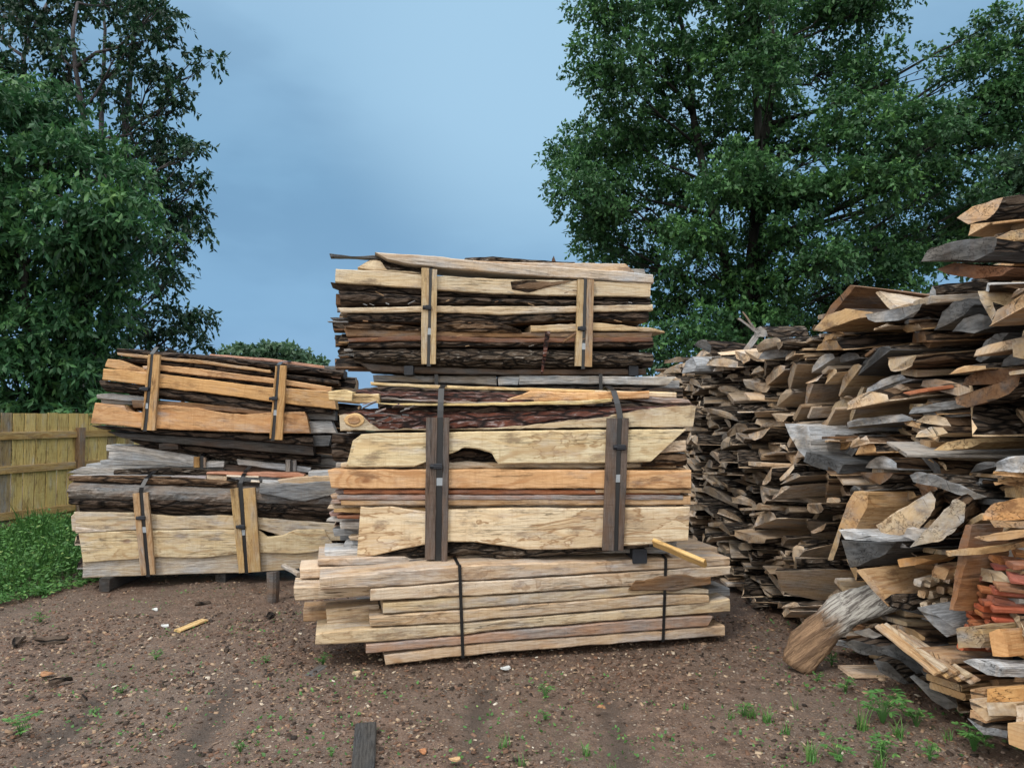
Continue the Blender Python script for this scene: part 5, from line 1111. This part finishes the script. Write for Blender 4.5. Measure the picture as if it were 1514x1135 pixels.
# stacked pale blocks low by the frame edge
for k, (pl, Y, cc, lab) in enumerate((([(1434,1018),(1458,1018),(1455,1046),(1436,1034)], 3.72, 'tan', 'pale block end, top row, outermost of the strapped blocks'), ([(1459,1018),(1512,1016),(1520,1030),(1514,1036),(1459,1037)], 3.62, 'oak', 'wide pale block, top row of the strapped blocks'),
    ([(1458,1038),(1502,1038),(1502,1058),(1462,1058)], 3.60, 'pale', 'pale block, middle row of the strapped blocks'), ([(1434,1034),(1456,1046),(1466,1062),(1458,1066),(1436,1046)], 3.66, 'pale', 'slanting block end in the strapped blocks'), ([(1434,1048),(1458,1068),(1454,1074),(1434,1062)], 3.66, 'tan', 'lower slanting block end in the strapped blocks'),
    ([(1502,1043),(1520,1042),(1520,1082),(1503,1076)], 3.48, 'cream', 'bright pale block cut by the frame edge'), ([(1490,1068),(1520,1070),(1520,1112),(1491,1098)], 3.46, 'tan', 'square tan block standing on the dirt at the frame edge'), ([(1432,1064),(1460,1076),(1490,1080),(1488,1090),(1455,1086)], 3.62, 'grey', 'weathered slab under the strapped blocks'))):
    hero(lab, pl, Y, .7, axis=(1, .25, 0), face=20, name='sawn_board', cat='block', c=cc, group='pale blocks stacked low by the frame edge', mats='b'*4+'w'*(len(pl)-4) if 'weathered' in lab else None, bark='bark')
# splintered stick leaning at the far top of the heap
for a_, b_, w_, lab in ((at(1082, 546, 7.0), at(1116, 500, 7.2), .06, 'pale splintered stick leaning against the heap top'), (at(1092, 472, 7.4), at(1117, 490, 7.2), .03, 'brown splinter sprouting behind the leaning stick'), (at(1098, 462, 7.4), at(1118, 488, 7.2), .02, 'thin upper splinter sprouting behind the leaning stick'), (at(1104, 548, 7.0), at(1130, 505, 7.1), .04, 'darker stick leaning beside the pale splintered one')):
    bar('splintered_stick', lab, 'stick', a_, b_, w_, w_*.5, (.34, .26, .18, .8) if 'pale' in lab else (.20, .13, .08, .8), up=(0, -1, .2), jit=.012)
hero('white weathered log stub with a black end on top of the heap', [(1114,498),(1116,486),(1124,482),(1133,488),(1136,498)], 6.9, .45, axis=(1,.2,.02), face=40, mats='bbbbb', bark='bark', c4=(.40,.35,.28,.6))
hero('long flat pale slab under the white log stub', [(1120,530),(1130,518),(1150,508),(1168,510),(1166,526),(1140,531)], 6.5, 1.0, axis=(1,.1,-.03), face=40, mats='bbbwww', bark='bark', c='grey')
hero('black round-topped slab end at the far top of the heap', [(1026,510),(1032,503),(1044,502),(1052,512),(1050,522)], 8.2, .6, axis=(1,.1,-.08), face=35, mats='bbbbw', c4=(.12,.12,.12,.1))
hero('grey slab chunk with blue-grey face below the black round-topped end', [(1008,552),(1014,534),(1024,527),(1030,540),(1026,549)], 7.9, .6, axis=(1,.1,0), face=35, c='lgrey')

# forked weathered log leaning out of the heap onto the dirt
def forked_log():
    Pm = lambda x, y, Y: at(x, y, Y)
    g = on_ground(1183, 990); path = [Vector((g.x-.03, g.y-.02, .03)), at(1196, 950, g.y-.01), at(1222, 922, g.y-.04), at(1252, 900, g.y-.08), at(1290, 884, g.y-.14), at(1338, 868, g.y-.22)]
    P2_ = []
    for i in range(len(path)-1):
        for k in range(4): P2_.append(path[i].lerp(path[i+1], k/4))
    P2_.append(path[-1]); rad = [interp(i, [(0, .10), (3, .125), (8, .105), (12, .115), (16, .095), (20, .05)]) for i in range(len(P2_))]
    V, F = tube(P2_, rad, 18, 4.2, .22)
    nv = Vector((-.25, -.75, .62)).normalized()
    V = [v-nv*((v-P2_[min(i//18, len(P2_)-1)]).dot(nv)*.60) for i, v in enumerate(V)]
    V2, F2 = tube([P2_[8], at(1262, 912, g.y-.12), at(1300, 903, g.y-.2), at(1345, 893, g.y-.28)], [.07, .05, .035, .015], 12, 8.8, .3)
    V3, F3 = tube([P2_[10], at(1268, 885, g.y-.05), at(1310, 872, g.y-.1)], [.05, .035, .015], 10, 1.8, .4)
    o1 = len(V); V += list(V2); F += [tuple(i+o1 for i in f) for f in F2]; o1 = len(V); V += list(V3); F += [tuple(i+o1 for i in f) for f in F3]
    d = (path[-1]-path[0]).normalized(); Y = Vector((0, 0, 1)).cross(d).normalized(); Z = d.cross(Y); m = frame(d, Y, Z, path[0]); mi_ = m.inverted()
    t = NT('bare_log'); Pq = t.n('ShaderNodeTexCoord').outputs['Object']; x, y, z = t.sep(Pq)[:3]
    n = t.noise(Pq, (3, 26, 26), 5, .65); n2 = t.noise(Pq, 5, 3, .6); lg = t.ss(t.math('ADD', x, t.math('MULTIPLY', n, .30)), .46, .60)
    n4 = t.noise(Pq, (2.2, 60, 60), 5, .7); brown = t.mix(t.ss(n, .42, .68), (.36, .23, .135), (.12, .068, .04)); brown = t.mix(t.ss(n4, .44, .6, 0, .7), brown, (.10, .06, .035)); brown = t.mix(t.ss(n2, .45, .65, 0, .5), brown, (.13, .08, .05)); grey = t.mix(t.ss(n4, .42, .62), (.50, .48, .44), (.12, .105, .095))
    mt = t.out(t.mix(lg, brown, grey), .6, t.bump(t.math('ADD', n, n4), 1.0, .02), .3)
    o = new_obj('forked_log', [mi_ @ v for v in V], F, [mt], None, True, m); tag(o, 'bare forked log, brown below and silver above, leaning from the heap onto the dirt', 'log')
forked_log()

# tidy normals
import bmesh
for o in list(C.objects):
    if o.type == 'MESH' and 6 < len(o.data.polygons) < 20000 and o.name.split('.')[0] not in ('weed_plant', 'grass_tuft', 'ground'):
        bm = bmesh.new(); bm.from_mesh(o.data); bmesh.ops.recalc_face_normals(bm, faces=bm.faces); bm.to_mesh(o.data); bm.free()

# ============================================================ light, sky, camera
AZ, EL = R(215), R(52)      # direction of the light: behind the viewer to the left
w = bpy.data.worlds.new('World'); bpy.context.scene.world = w; w.use_nodes = True; nt = w.node_tree; nt.nodes.clear()
t = NT.__new__(NT); t.t = nt
sky = t.n('ShaderNodeTexSky', sky_type='NISHITA'); sky.sun_disc = False; sky.sun_elevation = EL; sky.sun_rotation = AZ
G = t.n('ShaderNodeTexCoord').outputs['Generated']; gx, gy, gzz = t.sep(G)[:3]
n = t.noise(G, (1.6, 1.6, 4.0), 3, .5); n2 = t.noise(G, (3.5, 3.5, 9.0), 4, .5)
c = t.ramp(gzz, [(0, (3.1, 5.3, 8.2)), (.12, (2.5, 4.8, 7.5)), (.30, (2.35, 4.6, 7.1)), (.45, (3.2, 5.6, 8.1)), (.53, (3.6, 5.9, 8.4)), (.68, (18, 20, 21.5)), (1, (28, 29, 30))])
c = t.mix(t.ss(n, .35, .65, 0, .35), c, t.mix(1.0, c, (1.45, 1.32, 1.2), 'MULTIPLY'))
c = t.mix(t.ss(n2, .38, .64, 0, .7), c, t.mix(1.0, c, (.76, .79, .83), 'MULTIPLY'))
vx = t.math('MULTIPLY', t.math('SUBTRACT', gx, .05), 3.2); vz = t.math('MULTIPLY', t.math('SUBTRACT', gzz, .46), 3.6)
glow = t.ss(t.math('ADD', t.math('MULTIPLY', vx, vx), t.math('MULTIPLY', vz, vz)), 1.3, 0.0)
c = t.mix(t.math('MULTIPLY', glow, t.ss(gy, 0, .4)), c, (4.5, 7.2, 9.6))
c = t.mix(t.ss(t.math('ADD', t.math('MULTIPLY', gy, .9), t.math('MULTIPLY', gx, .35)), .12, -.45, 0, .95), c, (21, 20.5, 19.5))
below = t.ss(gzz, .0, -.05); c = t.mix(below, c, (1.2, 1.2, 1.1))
c = t.mix(.06, c, sky.outputs[0])
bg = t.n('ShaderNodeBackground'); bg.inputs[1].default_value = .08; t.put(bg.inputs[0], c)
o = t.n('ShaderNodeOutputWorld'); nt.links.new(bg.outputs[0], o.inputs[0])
L = bpy.data.lights.new('sun', 'SUN'); L.energy = 1.5; L.angle = R(11); L.color = (1, .96, .90)
so = bpy.data.objects.new('sun', L); C.objects.link(so)
sd = Vector((math.sin(AZ)*math.cos(EL), math.cos(AZ)*math.cos(EL), math.sin(EL)))
so.rotation_euler = (-sd).to_track_quat('-Z', 'Y').to_euler(); so.location = sd*20
cd = bpy.data.cameras.new('camera'); co = bpy.data.objects.new('camera', cd); C.objects.link(co)
cd.sensor_width = 36; cd.lens = 36*FPX/1514; cd.clip_end = 1000; cd.clip_start = .05
co.location = EYE; co.rotation_euler = (math.pi/2+PITCH, 0, 0)
sc = bpy.context.scene; sc.camera = co
sc.view_settings.view_transform = 'Standard'; sc.view_settings.look = 'None'; sc.view_settings.gamma = 1; sc.view_settings.exposure = 0.15
sc.render.engine = 'CYCLES'; sc.cycles.use_denoising = True; sc.cycles.max_bounces = 5; sc.cycles.diffuse_bounces = 3; sc.cycles.glossy_bounces = 2; sc.cycles.transmission_bounces = 3
sc.cycles.use_adaptive_sampling = True

for o in C.objects:
    if o.get('label') and not 4 <= len(o['label'].split()) <= 16: print('BADLABEL', len(o['label'].split()), o['label'])
